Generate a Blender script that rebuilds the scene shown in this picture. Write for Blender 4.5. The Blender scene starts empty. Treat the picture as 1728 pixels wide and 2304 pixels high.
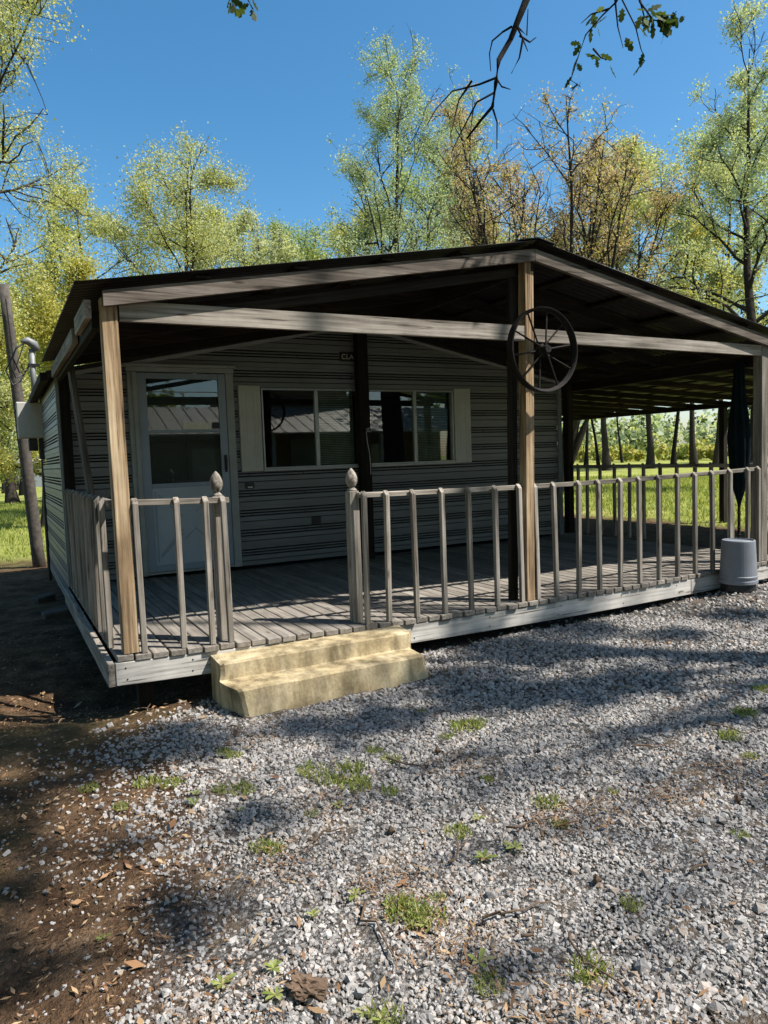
import bpy, bmesh, math, random
import numpy as np
from mathutils import Vector, Matrix
random.seed(7)
R = math.radians
scene = bpy.context.scene
COL = scene.collection

# ------------------------------------------------------------------ camera
FPX, CW, CH = 1627.2, 1728, 2304
CAM = np.array([-.498, -4.179, 1.0824])
_p, _y, _r = R(4.346), R(27.935), R(-2.046)
FWD = np.array([math.sin(_y)*math.cos(_p), math.cos(_y)*math.cos(_p), -math.sin(_p)])
_rt = np.array([math.cos(_y), -math.sin(_y), 0.0]); _up = np.cross(_rt, FWD)
RT = _rt*math.cos(_r)+_up*math.sin(_r); UP = -_rt*math.sin(_r)+_up*math.cos(_r)
cd = bpy.data.cameras.new('camera'); cam = bpy.data.objects.new('camera', cd); COL.objects.link(cam)
cd.sensor_fit = 'VERTICAL'; cd.sensor_height = 24; cd.lens = 24*FPX/CH
cd.clip_start = .05; cd.clip_end = 2000
M = Matrix(((RT[0], UP[0], -FWD[0], CAM[0]), (RT[1], UP[1], -FWD[1], CAM[1]), (RT[2], UP[2], -FWD[2], CAM[2]), (0, 0, 0, 1)))
cam.matrix_world = M
scene.camera = cam

# ------------------------------------------------------------------ light
SUN_AZ, SUN_EL = 50.0, 54.0          # degrees to the right of the porch normal, above the horizon
SUN = np.array([math.sin(R(SUN_AZ))*math.cos(R(SUN_EL)), -math.cos(R(SUN_AZ))*math.cos(R(SUN_EL)), math.sin(R(SUN_EL))])
w = bpy.data.worlds.new('World'); scene.world = w; w.use_nodes = True
nt = w.node_tree; bg = nt.nodes['Background']
sky = nt.nodes.new('ShaderNodeTexSky'); sky.sky_type = 'NISHITA'; sky.sun_disc = False
sky.sun_elevation = R(SUN_EL); sky.sun_rotation = R(180-SUN_AZ)
sky.air_density = 1.0; sky.dust_density = .9; sky.ozone_density = 3.0; sky.altitude = 0
hs = nt.nodes.new('ShaderNodeHueSaturation'); hs.inputs['Saturation'].default_value = 1.28; hs.inputs['Hue'].default_value = .49
nt.links.new(sky.outputs[0], hs.inputs['Color']); nt.links.new(hs.outputs[0], bg.inputs[0]); bg.inputs[1].default_value = .095
sl = bpy.data.lights.new('sun', 'SUN'); sl.energy = 5.0; sl.angle = R(.8); sl.color = (1, .955, .88)
so = bpy.data.objects.new('sun', sl); COL.objects.link(so)
so.rotation_euler = Vector(SUN).to_track_quat('Z', 'Y').to_euler(); so.location = Vector(SUN)*30
vs = scene.view_settings
vs.view_transform = 'Standard'; vs.look = 'None'; vs.exposure = .95; vs.gamma = 1; vs.use_curve_mapping = False

# ------------------------------------------------------------------ helpers
def at(px, py, x=None, y=None, z=None):
    d = FWD+RT*(px-CW/2)/FPX-UP*(py-CH/2)/FPX
    for i, v in enumerate((x, y, z)):
        if v is not None:
            return CAM+d*((v-CAM[i])/d[i])
def far(px, dist):
    """ground position seen in picture column px at the horizon, dist metres away"""
    d = FWD+RT*(px-CW/2)/FPX-UP*(1010-CH/2)/FPX; d[2] = 0; d /= np.linalg.norm(d)
    p = CAM+d*dist; return p[0], p[1], gz(p[0], p[1])
def sag(x):
    t = x/6.2; return -.0527*4*t*(1-t)-.0018*x if 0 <= x <= 6.2 else (-.0018*x if x > 0 else 0)
def gz(x, y):
    x = np.asarray(x, float); y = np.asarray(y, float)
    z = -.305+.016*np.clip(x, -3, 7)
    z = z-.16*np.exp(-((x-.1)/.75)**2-((y-.75)/.5)**2)-.12*np.exp(-((x-2.5)/2.5)**2-((y-1.6)/.8)**2)
    z = z+.075*np.exp(-((x-5.12)/.38)**2-((y+.22)/.2)**2)
    z = z+.012*np.sin(x*2.1+y*1.3)*np.cos(y*2.7-x*.8)+.006*np.sin(x*7.3-y*5.1)*np.sin(y*6.1+2)
    r = np.hypot(x-2, y)
    z = z+np.clip((r-14)/60, 0, 1)*.25*np.sin(x*.11+.5)*np.sin(y*.09)
    return z
WLOC = {}
def tag(o, label=None, cat=None, group=None, kind=None):
    if label: o['label'] = label
    if cat: o['category'] = cat
    if group: o['group'] = group
    if kind: o['kind'] = kind
    return o
def link(o, parent=None, loc=(0, 0, 0)):
    COL.objects.link(o); loc = Vector([float(v) for v in loc]); WLOC[o] = loc
    if parent is not None:
        o.parent = parent; o.location = loc-WLOC[parent]
    else: o.location = loc
    return o
def thing(name, label, cat, loc=(0, 0, 0), group=None):
    return tag(link(bpy.data.objects.new(name, None), None, loc), label, cat, group)
def obj(name, me, mat=None, parent=None, loc=(0, 0, 0), rot=None):
    if mat and not me.materials: me.materials.append(mat)
    o = bpy.data.objects.new(name, me); link(o, parent, loc)
    if rot is not None: o.rotation_euler = rot
    return o
class MB:
    def __init__(s): s.v = []; s.f = []
    def add(s, vs, fs):
        n = len(s.v); s.v += [tuple(map(float, q)) for q in vs]; s.f += [tuple(i+n for i in f) for f in fs]; return s
    def hexa(s, c): # 4 bottom ccw, 4 top ccw
        return s.add(c, [(3, 2, 1, 0), (4, 5, 6, 7), (0, 1, 5, 4), (1, 2, 6, 5), (2, 3, 7, 6), (3, 0, 4, 7)])
    def box(s, x0, x1, y0, y1, z0, z1):
        return s.hexa([(x0, y0, z0), (x1, y0, z0), (x1, y1, z0), (x0, y1, z0), (x0, y0, z1), (x1, y0, z1), (x1, y1, z1), (x0, y1, z1)])
    def tube(s, pts, rad, n=8, cap=True):
        pts = [np.array(p, float) for p in pts]; rad = rad if hasattr(rad, '__len__') else [rad]*len(pts)
        prev = None; rings = []
        for i, p in enumerate(pts):
            t = pts[min(i+1, len(pts)-1)]-pts[max(i-1, 0)]; t /= (np.linalg.norm(t)+1e-9)
            a = np.cross(t, (0, 0, 1) if abs(t[2]) < .9 else (1, 0, 0)) if prev is None else prev-t*(prev@t)
            a /= np.linalg.norm(a)+1e-9; prev = a; b = np.cross(t, a)
            rings.append([p+rad[i]*(a*math.cos(2*math.pi*k/n)+b*math.sin(2*math.pi*k/n)) for k in range(n)])
        fs = [(i*n+k, i*n+(k+1) % n, (i+1)*n+(k+1) % n, (i+1)*n+k) for i in range(len(pts)-1) for k in range(n)]
        if cap: fs += [tuple(range(n-1, -1, -1)), tuple((len(pts)-1)*n+k for k in range(n))]
        return s.add([v for r in rings for v in r], fs)
    def lathe(s, prof, n=24, c=(0, 0, 0), axis='z'):
        vs = []
        for r, h in prof:
            for k in range(n):
                a = 2*math.pi*k/n; x, y = r*math.cos(a), r*math.sin(a)
                vs.append((c[0]+x, c[1]+y, c[2]+h) if axis == 'z' else (c[0]+x, c[1]+h, c[2]+y))
        m = len(prof)
        return s.add(vs, [(i*n+k, i*n+(k+1) % n, (i+1)*n+(k+1) % n, (i+1)*n+k) for i in range(m-1) for k in range(n)])
    def mesh(s, name, loc=(0, 0, 0), smooth=False):
        me = bpy.data.meshes.new(name); l = np.array(loc, float)
        me.from_pydata([tuple(np.array(q)-l) for q in s.v], [], s.f); me.update()
        if smooth: me.shade_smooth()
        return me
    def build(s, name, mat, parent=None, loc=(0, 0, 0), smooth=False):
        return obj(name, s.mesh(name, loc, smooth), mat, parent, loc)
_bb = {}
def bbox(sx, sy, sz, b=.003, taper=None):
    k = (round(sx, 3), round(sy, 3), round(sz, 3), b)
    if k not in _bb:
        bm = bmesh.new(); bmesh.ops.create_cube(bm, size=1)
        for v in bm.verts: v.co = (v.co.x*sx, v.co.y*sy, v.co.z*sz)
        if b: bmesh.ops.bevel(bm, geom=bm.edges[:], offset=b, segments=1, affect='EDGES')
        me = bpy.data.meshes.new('block'); bm.to_mesh(me); bm.free(); _bb[k] = me
    return _bb[k]
def block(name, x0, x1, y0, y1, z0, z1, mat, parent, b=.003, rot=None):
    me = bbox(x1-x0, y1-y0, z1-z0, b)
    o = obj(name, me, None, parent, ((x0+x1)/2, (y0+y1)/2, (z0+z1)/2), rot)
    if not me.materials: me.materials.append(mat)
    elif me.materials[0] != mat:
        o.material_slots[0].link = 'OBJECT'; o.material_slots[0].material = mat
    return o
def beam(name, p0, p1, wd, ht, mat, parent, b=.003, n=1, sagf=None):
    """board from p0 to p1 (centre line), wd across horizontally, ht vertically; long axis = local X"""
    p0, p1 = Vector(p0), Vector(p1); d = p1-p0; L = d.length
    me = bbox(L, wd, ht, b); o = obj(name, me, None, parent, (p0+p1)/2, d.to_track_quat('X', 'Z').to_euler())
    if not me.materials: me.materials.append(mat)
    elif me.materials[0] != mat: o.material_slots[0].link = 'OBJECT'; o.material_slots[0].material = mat
    return o
def np_mesh(name, V, F, mat, smooth=False):
    V = np.ascontiguousarray(V, dtype=np.float32); F = np.ascontiguousarray(F, dtype=np.int32); k = F.shape[1]
    me = bpy.data.meshes.new(name); me.vertices.add(len(V)); me.vertices.foreach_set('co', V.ravel())
    me.loops.add(F.size); me.loops.foreach_set('vertex_index', F.ravel()); me.polygons.add(len(F))
    me.polygons.foreach_set('loop_start', np.arange(0, F.size, k, dtype=np.int32))
    me.update(calc_edges=True); me.validate()
    if mat: me.materials.append(mat)
    me.shade_smooth() if smooth else me.shade_flat()
    return me

# ------------------------------------------------------------------ materials
class NT:
    def __init__(s, name):
        s.m = bpy.data.materials.new(name); s.m.use_nodes = True; s.t = s.m.node_tree; s.n = s.t.nodes
        s.b = s.n['Principled BSDF']; s.out = s.n['Material Output']
    def node(s, typ, **kw):
        n = s.n.new('ShaderNode'+typ)
        for k, v in kw.items():
            if k in n.inputs: n.inputs[k].default_value = v
            else: setattr(n, k, v)
        return n
    def l(s, a, b): s.t.links.new(a, b)
    def mapping(s, src, scale):
        m = s.node('Mapping'); s.l(src, m.inputs[0]); m.inputs['Scale'].default_value = scale; return m.outputs[0]
    def noise(s, vec, scale, detail=4, rough=.55, out=0):
        n = s.node('TexNoise'); n.inputs['Scale'].default_value = scale; n.inputs['Detail'].default_value = detail; n.inputs['Roughness'].default_value = rough
        if vec: s.l(vec, n.inputs['Vector'])
        return n.outputs[out]
    def ramp(s, fac, stops, interp='LINEAR'):
        r = s.node('ValToRGB'); e = r.color_ramp.elements; r.color_ramp.interpolation = interp
        while len(e) < len(stops): e.new(.5)
        for el, (p, c) in zip(e, stops): el.position = p; el.color = (*c, 1) if len(c) == 3 else c
        s.l(fac, r.inputs[0]); return r.outputs[0]
    def mix(s, fac, a, b, blend='MIX'):
        m = s.node('MixRGB'); m.blend_type = blend
        for i, v in enumerate((fac, a, b)):
            if hasattr(v, 'is_linked'): s.l(v, m.inputs[i])
            elif isinstance(v, (int, float)): m.inputs[i].default_value = v
            else: m.inputs[i].default_value = (*v, 1)
        return m.outputs[0]
    def math(s, op, a, b=None):
        m = s.node('Math'); m.operation = op
        for i, v in enumerate((a, b)):
            if v is None: continue
            if hasattr(v, 'is_linked'): s.l(v, m.inputs[i])
            else: m.inputs[i].default_value = v
        return m.outputs[0]
    def bump(s, h, strength=.3, dist=.01):
        b = s.node('Bump'); b.inputs['Strength'].default_value = strength; b.inputs['Distance'].default_value = dist
        s.l(h, b.inputs['Height']); s.l(b.outputs[0], s.b.inputs['Normal'])
    def base(s, c, rough=.7, metal=0, spec=.3):
        if hasattr(c, 'is_linked'): s.l(c, s.b.inputs['Base Color'])
        else: s.b.inputs['Base Color'].default_value = (*c, 1)
        s.b.inputs['Roughness'].default_value = rough; s.b.inputs['Metallic'].default_value = metal
        s.b.inputs['Specular IOR Level'].default_value = spec; return s
def objco(t):
    tc = t.node('TexCoord'); oi = t.node('ObjectInfo'); a = t.node('VectorMath'); a.operation = 'ADD'
    sc = t.node('VectorMath'); sc.operation = 'SCALE'; sc.inputs['Scale'].default_value = 37.0
    cmb = t.node('CombineXYZ'); t.l(oi.outputs['Random'], cmb.inputs[0]); t.l(oi.outputs['Random'], cmb.inputs[1]); t.l(oi.outputs['Random'], cmb.inputs[2])
    t.l(cmb.outputs[0], sc.inputs[0]); t.l(tc.outputs['Object'], a.inputs[0]); t.l(sc.outputs[0], a.inputs[1])
    return a.outputs[0], oi.outputs['Random']
def wood(name, axis, dark, mid, light, rough=.85, bump=.5, var=.25, cr=.75):
    t = NT(name); co, rnd = objco(t)
    s1 = {'x': (2.2, 60, 60), 'y': (60, 2.2, 60), 'z': (60, 60, 2.2)}[axis]; s2 = {'x': (1.2, 14, 14), 'y': (14, 1.2, 14), 'z': (14, 14, 1.2)}[axis]
    fine = t.noise(t.mapping(co, s1), 1, 5, .6); broad = t.noise(t.mapping(co, s2), 1, 3, .6); blot = t.noise(co, 5, 4, .6)
    f = t.math('ADD', t.math('MULTIPLY', fine, .55), t.math('MULTIPLY', broad, .45))
    c = t.ramp(f, [(.34, dark), (.5, mid), (.66, light)])
    crack = t.ramp(fine, [(.30, (.12, .1, .09)), (.40, (1, 1, 1))]); c = t.mix(cr, c, crack, 'MULTIPLY')
    c = t.mix(.5, c, t.ramp(blot, [(.3, (.62, .6, .56)), (.65, (1.15, 1.12, 1.08))]), 'MULTIPLY')
    kn = t.node('TexVoronoi'); kn.inputs['Scale'].default_value = 1; t.l(t.mapping(co, {'x': (2.6, 11, 11), 'y': (11, 2.6, 11), 'z': (11, 11, 2.6)}[axis]), kn.inputs['Vector'])
    c = t.mix(.8, c, t.ramp(kn.outputs['Distance'], [(.05, (.22, .15, .1)), (.13, (1, 1, 1))]), 'MULTIPLY')
    v = t.node('HueSaturation'); t.l(c, v.inputs['Color']); t.l(t.math('ADD', t.math('MULTIPLY', rnd, var*2), 1-var), v.inputs['Value'])
    t.base(v.outputs[0], rough, 0, .2); t.bump(f, bump, .006); return t.m
GREY = ((.075, .064, .054), (.215, .19, .162), (.36, .33, .29))
TAN = ((.055, .032, .018), (.29, .20, .118), (.53, .42, .285))
MW = {a: wood('weathered_wood_'+a, a, *GREY) for a in 'xyz'}
MT = {a: wood('tan_wood_'+a, a, (.08, .068, .056), (.225, .20, .172), (.37, .34, .30)) for a in 'xyz'}
MDECK = wood('deck_board_wood', 'y', (.11, .098, .086), (.20, .18, .158), (.28, .258, .23), var=.22, cr=.3)
MPOST = wood('golden_post_wood', 'z', *TAN, bump=.8, var=.08, cr=.95)
MSKIRT = wood('silver_skirt_wood', 'x', (.22, .21, .2), (.46, .44, .41), (.60, .58, .55), bump=.35, var=.06)
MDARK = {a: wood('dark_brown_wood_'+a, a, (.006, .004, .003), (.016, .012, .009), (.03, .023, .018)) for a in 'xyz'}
MBROWN = {a: wood('rafter_wood_'+a, a, (.035, .028, .023), (.10, .083, .07), (.185, .16, .14)) for a in 'xyz'}
def simple(name, c, rough=.6, metal=0, spec=.3, nscale=12, namt=.25, bump=0, dirt=None):
    t = NT(name); co, rnd = objco(t); n = t.noise(co, nscale, 5, .6)
    cc = t.mix(1, c, t.ramp(n, [(.3, (1-namt,)*3), (.7, (1+namt*.4,)*3)]), 'MULTIPLY')
    if dirt:
        d = t.noise(co, nscale*.35, 6, .65); cc = t.mix(t.ramp(d, [(.5, (0, 0, 0)), (.72, (.8, .8, .8))]), cc, dirt)
    t.base(cc, rough, metal, spec)
    if bump: t.bump(t.noise(co, nscale*6, 5, .6), bump, .01)
    return t.m
MSIDE = simple('cream_siding_paint', (.15, .158, .162), .45, 0, .4, 2, .16, .03)
MGROOVESHADE = simple('painted_groove_shade', (.022, .022, .023), .8)  # dark colour on siding groove floors stands in for shade inside the grooves
MTRIM = simple('white_trim_paint', (.29, .31, .31), .5, 0, .35, 6, .2, .05, (.22, .22, .2))
MDOOR = simple('blue_white_door_paint', (.23, .28, .345), .4, 0, .4, 4, .12)
MKICK = simple('pale_kick_panel_paint', (.34, .40, .47), .4, 0, .4, 4, .12)
MSHUT = simple('shutter_paint', (.43, .43, .385), .5, 0, .35, 5, .15)
MALU = simple('aluminium_frame', (.33, .34, .33), .38, .55, .5, 9, .2)
MBLACK = simple('black_plastic', (.012, .012, .013), .45, 0, .4)
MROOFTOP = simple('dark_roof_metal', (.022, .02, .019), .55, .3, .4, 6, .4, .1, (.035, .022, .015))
MROOFIN = simple('roof_sheet_underside', (.10, .12, .16), .5, .45, .4, 2.5, .5, .1, (.06, .045, .035))
MIRON = simple('rusty_wheel_iron', (.014, .011, .010), .75, .35, .3, 30, .5, .35, (.032, .02, .015))
MBUCKET = simple('grey_bucket_plastic', (.19, .205, .235), .5, 0, .4, 4, .12, 0, (.12, .125, .13))
MSTEEL = simple('galvanised_steel', (.2, .205, .205), .6, .3, .5, 14, .25)
MBOX = simple('beige_enclosure_paint', (.44, .43, .39), .5, 0, .35, 5, .15, 0, (.33, .30, .26))
MPOLE = simple('weathered_pole_wood', (.10, .087, .075), .9, 0, .15, 18, .45, .5)
MPAPER = simple('faded_paper', (.66, .64, .55), .8, 0, .2, 20, .15)
MTEAL = simple('dark_teal_cloth', (.004, .011, .014), .9, 0, .15, 9, .4, .2)
MBRICK = simple('tan_brick', (.2, .13, .085), .85, 0, .2, 20, .3, .3)
MPALEROOF = simple('pale_ribbed_metal', (.36, .34, .30), .4, .2, .4, 3, .15, 0, (.24, .2, .16))
MINT = simple('dim_interior', (.05, .05, .05), .9)
MBLIND = simple('blind_slat', (.62, .64, .56), .6)
MINNER = simple('inner_door_paint', (.11, .125, .15), .5, 0, .3, 3, .15)
MWIRE = simple('pale_cable', (.5, .5, .48), .5)
MLEAFDEAD = None
def glass_mat():
    t = NT('window_glass'); t.n.remove(t.b)
    tr = t.node('BsdfTransparent'); tr.inputs[0].default_value = (.75, .8, .77, 1)
    gl = t.node('BsdfGlossy'); gl.inputs['Roughness'].default_value = .015; gl.inputs[0].default_value = (.95, .95, .95, 1)
    fr = t.node('Fresnel'); fr.inputs[0].default_value = 1.6
    f = t.math('ADD', t.math('MULTIPLY', fr.outputs[0], .85), .01)
    mx = t.node('MixShader'); t.l(f, mx.inputs[0]); t.l(tr.outputs[0], mx.inputs[1]); t.l(gl.outputs[0], mx.inputs[2])
    t.l(mx.outputs[0], t.out.inputs[0]); return t.m
MGLASS = glass_mat()
def concrete():
    t = NT('tan_concrete'); co, _ = objco(t)
    n = t.noise(co, 5, 6, .65); n2 = t.noise(t.mapping(co, (7, 7, 1.2)), 1.5, 5, .6); n3 = t.noise(co, 60, 4, .6)
    c = t.ramp(n, [(.3, (.24, .185, .105)), (.5, (.41, .335, .205)), (.7, (.54, .465, .32))])
    c = t.mix(.8, c, t.ramp(n2, [(.36, (.36, .34, .31)), (.60, (1.1, 1.08, 1.05))]), 'MULTIPLY')
    c = t.mix(.35, c, t.ramp(n3, [(.35, (.55, .52, .48)), (.6, (1.1, 1.1, 1.1))]), 'MULTIPLY')
    t.base(c, .9, 0, .2); t.bump(t.math('ADD', n3, t.math('MULTIPLY', n, .8)), .22, .008); return t.m
MCONC = concrete()
def island(name, stops, rough=.85, transl=0, tcol=None, spec=.2, bump=False):
    t = NT(name); g = t.node('NewGeometry'); c = t.ramp(g.outputs['Random Per Island'], stops); t.base(c, rough, 0, spec)
    if bump:
        tc = t.node('TexCoord'); t.bump(t.noise(tc.outputs['Object'], 220, 3, .6), .5, .004)
    if transl:
        tb = t.node('BsdfTranslucent'); t.l(t.mix(1, c, tcol or (1.25, 1.25, .6), 'MULTIPLY'), tb.inputs[0])
        mx = t.node('MixShader'); mx.inputs[0].default_value = transl
        t.l(t.b.outputs[0], mx.inputs[1]); t.l(tb.outputs[0], mx.inputs[2]); t.l(mx.outputs[0], t.out.inputs[0])
    return t.m
MSTONE = island('crushed_stone', [(0, (.19, .177, .168)), (.3, (.26, .244, .231)), (.6, (.32, .301, .285)), (.82, (.375, .354, .335)), (.92, (.28, .22, .175)), (1, (.43, .407, .382))], .85, bump=True)
LY = lambda n, a, b, c: island(n, [(0, a), (.5, b), (1, c)], .6, .42)
MLF = {
 'yellow': LY('yellow_green_leaves', (.26, .27, .075), (.41, .41, .13), (.56, .53, .22)),
 'pale': LY('pale_spring_leaves', (.29, .31, .17), (.42, .44, .26), (.56, .57, .38)),
 'mint': LY('mint_leaves', (.24, .29, .19), (.36, .42, .29), (.50, .55, .42)),
 'bud': LY('reddish_bud_leaves', (.32, .22, .155), (.45, .34, .245), (.55, .46, .32)),
 'gold': LY('golden_leaves', (.33, .28, .075), (.48, .41, .11), (.42, .42, .16)),
 'green': LY('fresh_green_leaves', (.18, .23, .085), (.29, .35, .14), (.40, .45, .2)),
 'pine': LY('dark_pine_needles', (.015, .03, .015), (.03, .05, .025), (.05, .07, .035)),
 'oak': LY('dark_oak_leaves', (.03, .05, .015), (.06, .09, .025), (.11, .13, .05)),
 'weed': island('weed_leaves', [(0, (.13, .17, .04)), (.45, (.23, .28, .07)), (.75, (.34, .36, .13)), (1, (.42, .36, .2))], .6, .4),
 'grass': LY('lawn_blades', (.16, .2, .045), (.27, .31, .075), (.40, .40, .13)),
 'dead': island('dead_leaves', [(0, (.10, .05, .025)), (.5, (.22, .12, .06)), (1, (.36, .26, .15))], .8),
}
MBARK = simple('grey_brown_bark', (.045, .037, .032), .95, 0, .1, 14, .5, .8)
MBARKD = simple('dark_bark', (.022, .018, .016), .95, 0, .1, 14, .5, .8)
MTWIG = simple('dry_twig', (.14, .095, .065), .9, 0, .1, 30, .4)

def ground_mat():
    t = NT('ground_cover'); g = t.node('NewGeometry'); pos = g.outputs['Position']
    sx = t.node('SeparateXYZ'); t.l(pos, sx.inputs[0]); X, Y = sx.outputs[0], sx.outputs[1]
    big = t.noise(pos, .9, 5, .6); mid = t.noise(pos, 5, 5, .6); fine = t.noise(pos, 45, 4, .65)
    # gravel bed
    vo = t.node('TexVoronoi'); vo.inputs['Scale'].default_value = 75; t.l(pos, vo.inputs['Vector'])
    gc = t.ramp(vo.outputs['Color'], [(.1, (.12, .115, .11)), (.5, (.20, .19, .182)), (.9, (.29, .277, .265))])
    gc = t.mix(1, gc, t.ramp(vo.outputs['Distance'], [(.25, (1.05, 1.05, 1.05)), (.75, (.25, .23, .21))]), 'MULTIPLY')
    gc = t.mix(t.ramp(mid, [(.52, (0, 0, 0)), (.66, (.65, .65, .65))]), gc, (.17, .12, .075))
    # dirt and litter
    dc = t.ramp(mid, [(.3, (.045, .027, .016)), (.5, (.105, .066, .04)), (.7, (.19, .125, .078))])
    dc = t.mix(.6, dc, t.ramp(fine, [(.35, (.4, .36, .3)), (.65, (1.5, 1.4, 1.25))]), 'MULTIPLY')
    dc = t.mix(t.ramp(big, [(.5, (0, 0, 0)), (.65, (.5, .5, .5))]), dc, (.09, .085, .03))
    # lawn
    ln = t.noise(t.mapping(pos, (1, 1, 1)), 1.3, 6, .7)
    lc = t.ramp(ln, [(.32, (.14, .165, .04)), (.5, (.25, .275, .065)), (.68, (.36, .36, .12))])
    lc = t.mix(.6, lc, t.ramp(fine, [(.3, (.5, .55, .4)), (.65, (1.25, 1.2, 1.1))]), 'MULTIPLY')
    lc = t.mix(t.ramp(t.noise(pos, .22, 4, .6), [(.52, (0, 0, 0)), (.68, (.5, .5, .5))]), lc, (.36, .33, .13))
    jit = t.math('MULTIPLY', t.math('SUBTRACT', big, .5), 1.6)
    # gravel where x > boundary(y) and in front of the porch
    xb = t.math('ADD', t.math('MULTIPLY', Y, .38), .55)
    gm = t.math('ADD', t.math('SUBTRACT', X, xb), jit)
    gm = t.ramp(t.math('ADD', t.math('MULTIPLY', gm, 1.2), .5), [(.3, (0, 0, 0)), (.7, (1, 1, 1))])
    front = t.ramp(t.math('ADD', t.math('MULTIPLY', t.math('SUBTRACT', .3, Y), 1.5), .5), [(.3, (0, 0, 0)), (.7, (1, 1, 1))])
    gm = t.math('MULTIPLY', gm, front)
    c = t.mix(gm, dc, gc)
    far1 = t.math('ADD', t.math('MULTIPLY', t.math('SUBTRACT', Y, 8.3), .5), t.math('MULTIPLY', jit, .8))
    far2 = t.math('ADD', t.math('MULTIPLY', t.math('SUBTRACT', X, 9.6), .8), t.math('MULTIPLY', jit, .8))
    far3 = t.math('MULTIPLY', t.math('SUBTRACT', -6.0, X), .6)
    far4 = t.math('MULTIPLY', t.math('SUBTRACT', -11.0, Y), .6)
    lm = t.math('MAXIMUM', t.math('MAXIMUM', far1, far2), t.math('MAXIMUM', far3, far4))
    lm = t.ramp(t.math('ADD', lm, .5), [(.3, (0, 0, 0)), (.75, (1, 1, 1))])
    c = t.mix(lm, c, lc)
    t.base(c, .95, 0, .1)
    h = t.math('ADD', t.math('ADD', t.math('MULTIPLY', fine, .7), t.math('MULTIPLY', t.noise(pos, 160, 3, .6), .35)), t.math('MULTIPLY', mid, .5)); t.bump(h, 1.0, .04); return t.m

# ------------------------------------------------------------------ ground
def spaced(lo, hi, step, far_lo, far_hi, grow=1.16):
    a = list(np.arange(lo, hi+1e-6, step)); s = step; v = hi
    while v < far_hi: s *= grow; v += s; a.append(v)
    s = step; v = lo
    while v > far_lo: s *= grow; v -= s; a.insert(0, v)
    return np.array(a)
gx = spaced(-2.5, 8, .07, -900, 900); gy = spaced(-4.6, 3.2, .07, -900, 900)
XX, YY = np.meshgrid(gx, gy); rg = np.random.default_rng(3)
ZZ = gz(XX, YY)+rg.normal(0, .004, XX.shape)
nx, ny = len(gx), len(gy); idx = np.arange(nx*ny).reshape(ny, nx)
gf = np.stack([idx[:-1, :-1], idx[:-1, 1:], idx[1:, 1:], idx[1:, :-1]], -1).reshape(-1, 4)
ground = obj('ground', np_mesh('ground', np.stack([XX, YY, ZZ], -1).reshape(-1, 3), gf, ground_mat(), True))
tag(ground, kind='structure')

# ------------------------------------------------------------------ porch
W = 2.938           # house front wall
DT = .036           # deck board thickness
porch = thing('porch', 'weathered wooden front porch with railing and low gabled metal roof', 'porch', (3, 1.4, -.3))
deck = link(bpy.data.objects.new('deck', None), porch, (3, 1.4, 0))
rd = random.Random(5)
nb = 62; pitch = 5.96/nb
for i in range(nb):
    x = .01+pitch*(i+.5); y0 = -.012+rd.uniform(-.008, .008)
    if i == 0: y0 = .0
    me = bbox(.0865, 2.94, DT, .004)
    if not me.materials: me.materials.append(MDECK)
    obj('deck_board', me, None, deck, (x, y0+1.47, sag(x)*(1-0)+DT/2+rd.uniform(-.0015, .0015)), (R(rd.uniform(-.02, .02)), R(rd.uniform(-.5, .5)), R(rd.uniform(-.06, .06))))
# skirt boards (the front one bends with the sag)
def bent(name, x0, x1, y0, y1, zlo, zhi, mat, parent, n=10, b=True):
    m = MB(); xs = np.linspace(x0, x1, n+1)
    for x in xs:
        s = sag(x); m.v += [(x, y0, zlo+s), (x, y1, zlo+s), (x, y1, zhi+s), (x, y0, zhi+s)]
    for i in range(n):
        for k in range(4): m.f.append((i*4+k, i*4+(k+1) % 4, i*4+4+(k+1) % 4, i*4+4+k))
    m.f += [(3, 2, 1, 0), (n*4, n*4+1, n*4+2, n*4+3)]
    me = m.mesh(name, ((x0+x1)/2, (y0+y1)/2, (zlo+zhi)/2))
    bm = bmesh.new(); bm.from_mesh(me); bmesh.ops.recalc_face_normals(bm, faces=bm.faces)
    if b: bmesh.ops.bevel(bm, geom=[e for e in bm.edges if e.calc_face_angle(0) > .8], offset=.003, segments=1, affect='EDGES')
    bm.to_mesh(me); bm.free()
    return obj(name, me, mat, parent, ((x0+x1)/2, (y0+y1)/2, (zlo+zhi)/2))
bent('skirt_board', .003, 1.0, 0, .036, -.133, -.002, MSKIRT, deck, 4)
bent('skirt_board', 1.004, 4.66, 0, .036, -.133, -.002, MSKIRT, deck, 12)
bent('skirt_board', 4.664, 6.0, 0, .036, -.133, -.002, MSKIRT, deck, 6)
block('skirt_board', -.036, .0, 0.004, 2.93, -.135, -.002, MW['y'], deck)
block('skirt_board', 5.99, 6.026, .004, 2.93, -.135, -.002, MW['y'], deck)
for yj in (.6, 1.2, 1.8, 2.4): bent('joist', .02, 5.97, yj, yj+.038, -.13, -.006, MDARK['x'], deck, 8)
for xs_, ys_ in ((.18, .16), (.18, 1.5), (1.9, .7), (3.2, .7), (4.6, .7), (.2, 2.7), (5.8, .3)):
    block('support_post', xs_-.045, xs_+.045, ys_-.045, ys_+.045, float(gz(xs_, ys_))-.05, sag(xs_)-.004, MDARK['z'], deck)

NAIL = MB().lathe([(.0005, -.002), (.0045, -.002), (.0045, .001)], 8, (0, 0, 0), 'y').mesh('nail'); NAIL.materials.append(MBLACK)
for xn in (.06, .42, 1.9, 2.55, 3.2, 3.85, 4.5, 4.72, 5.4):
    for zn in (-.035, -.1): obj('nail', NAIL, None, deck, (xn+rd.uniform(-.02, .02), -.0005, zn+sag(xn)))
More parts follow.
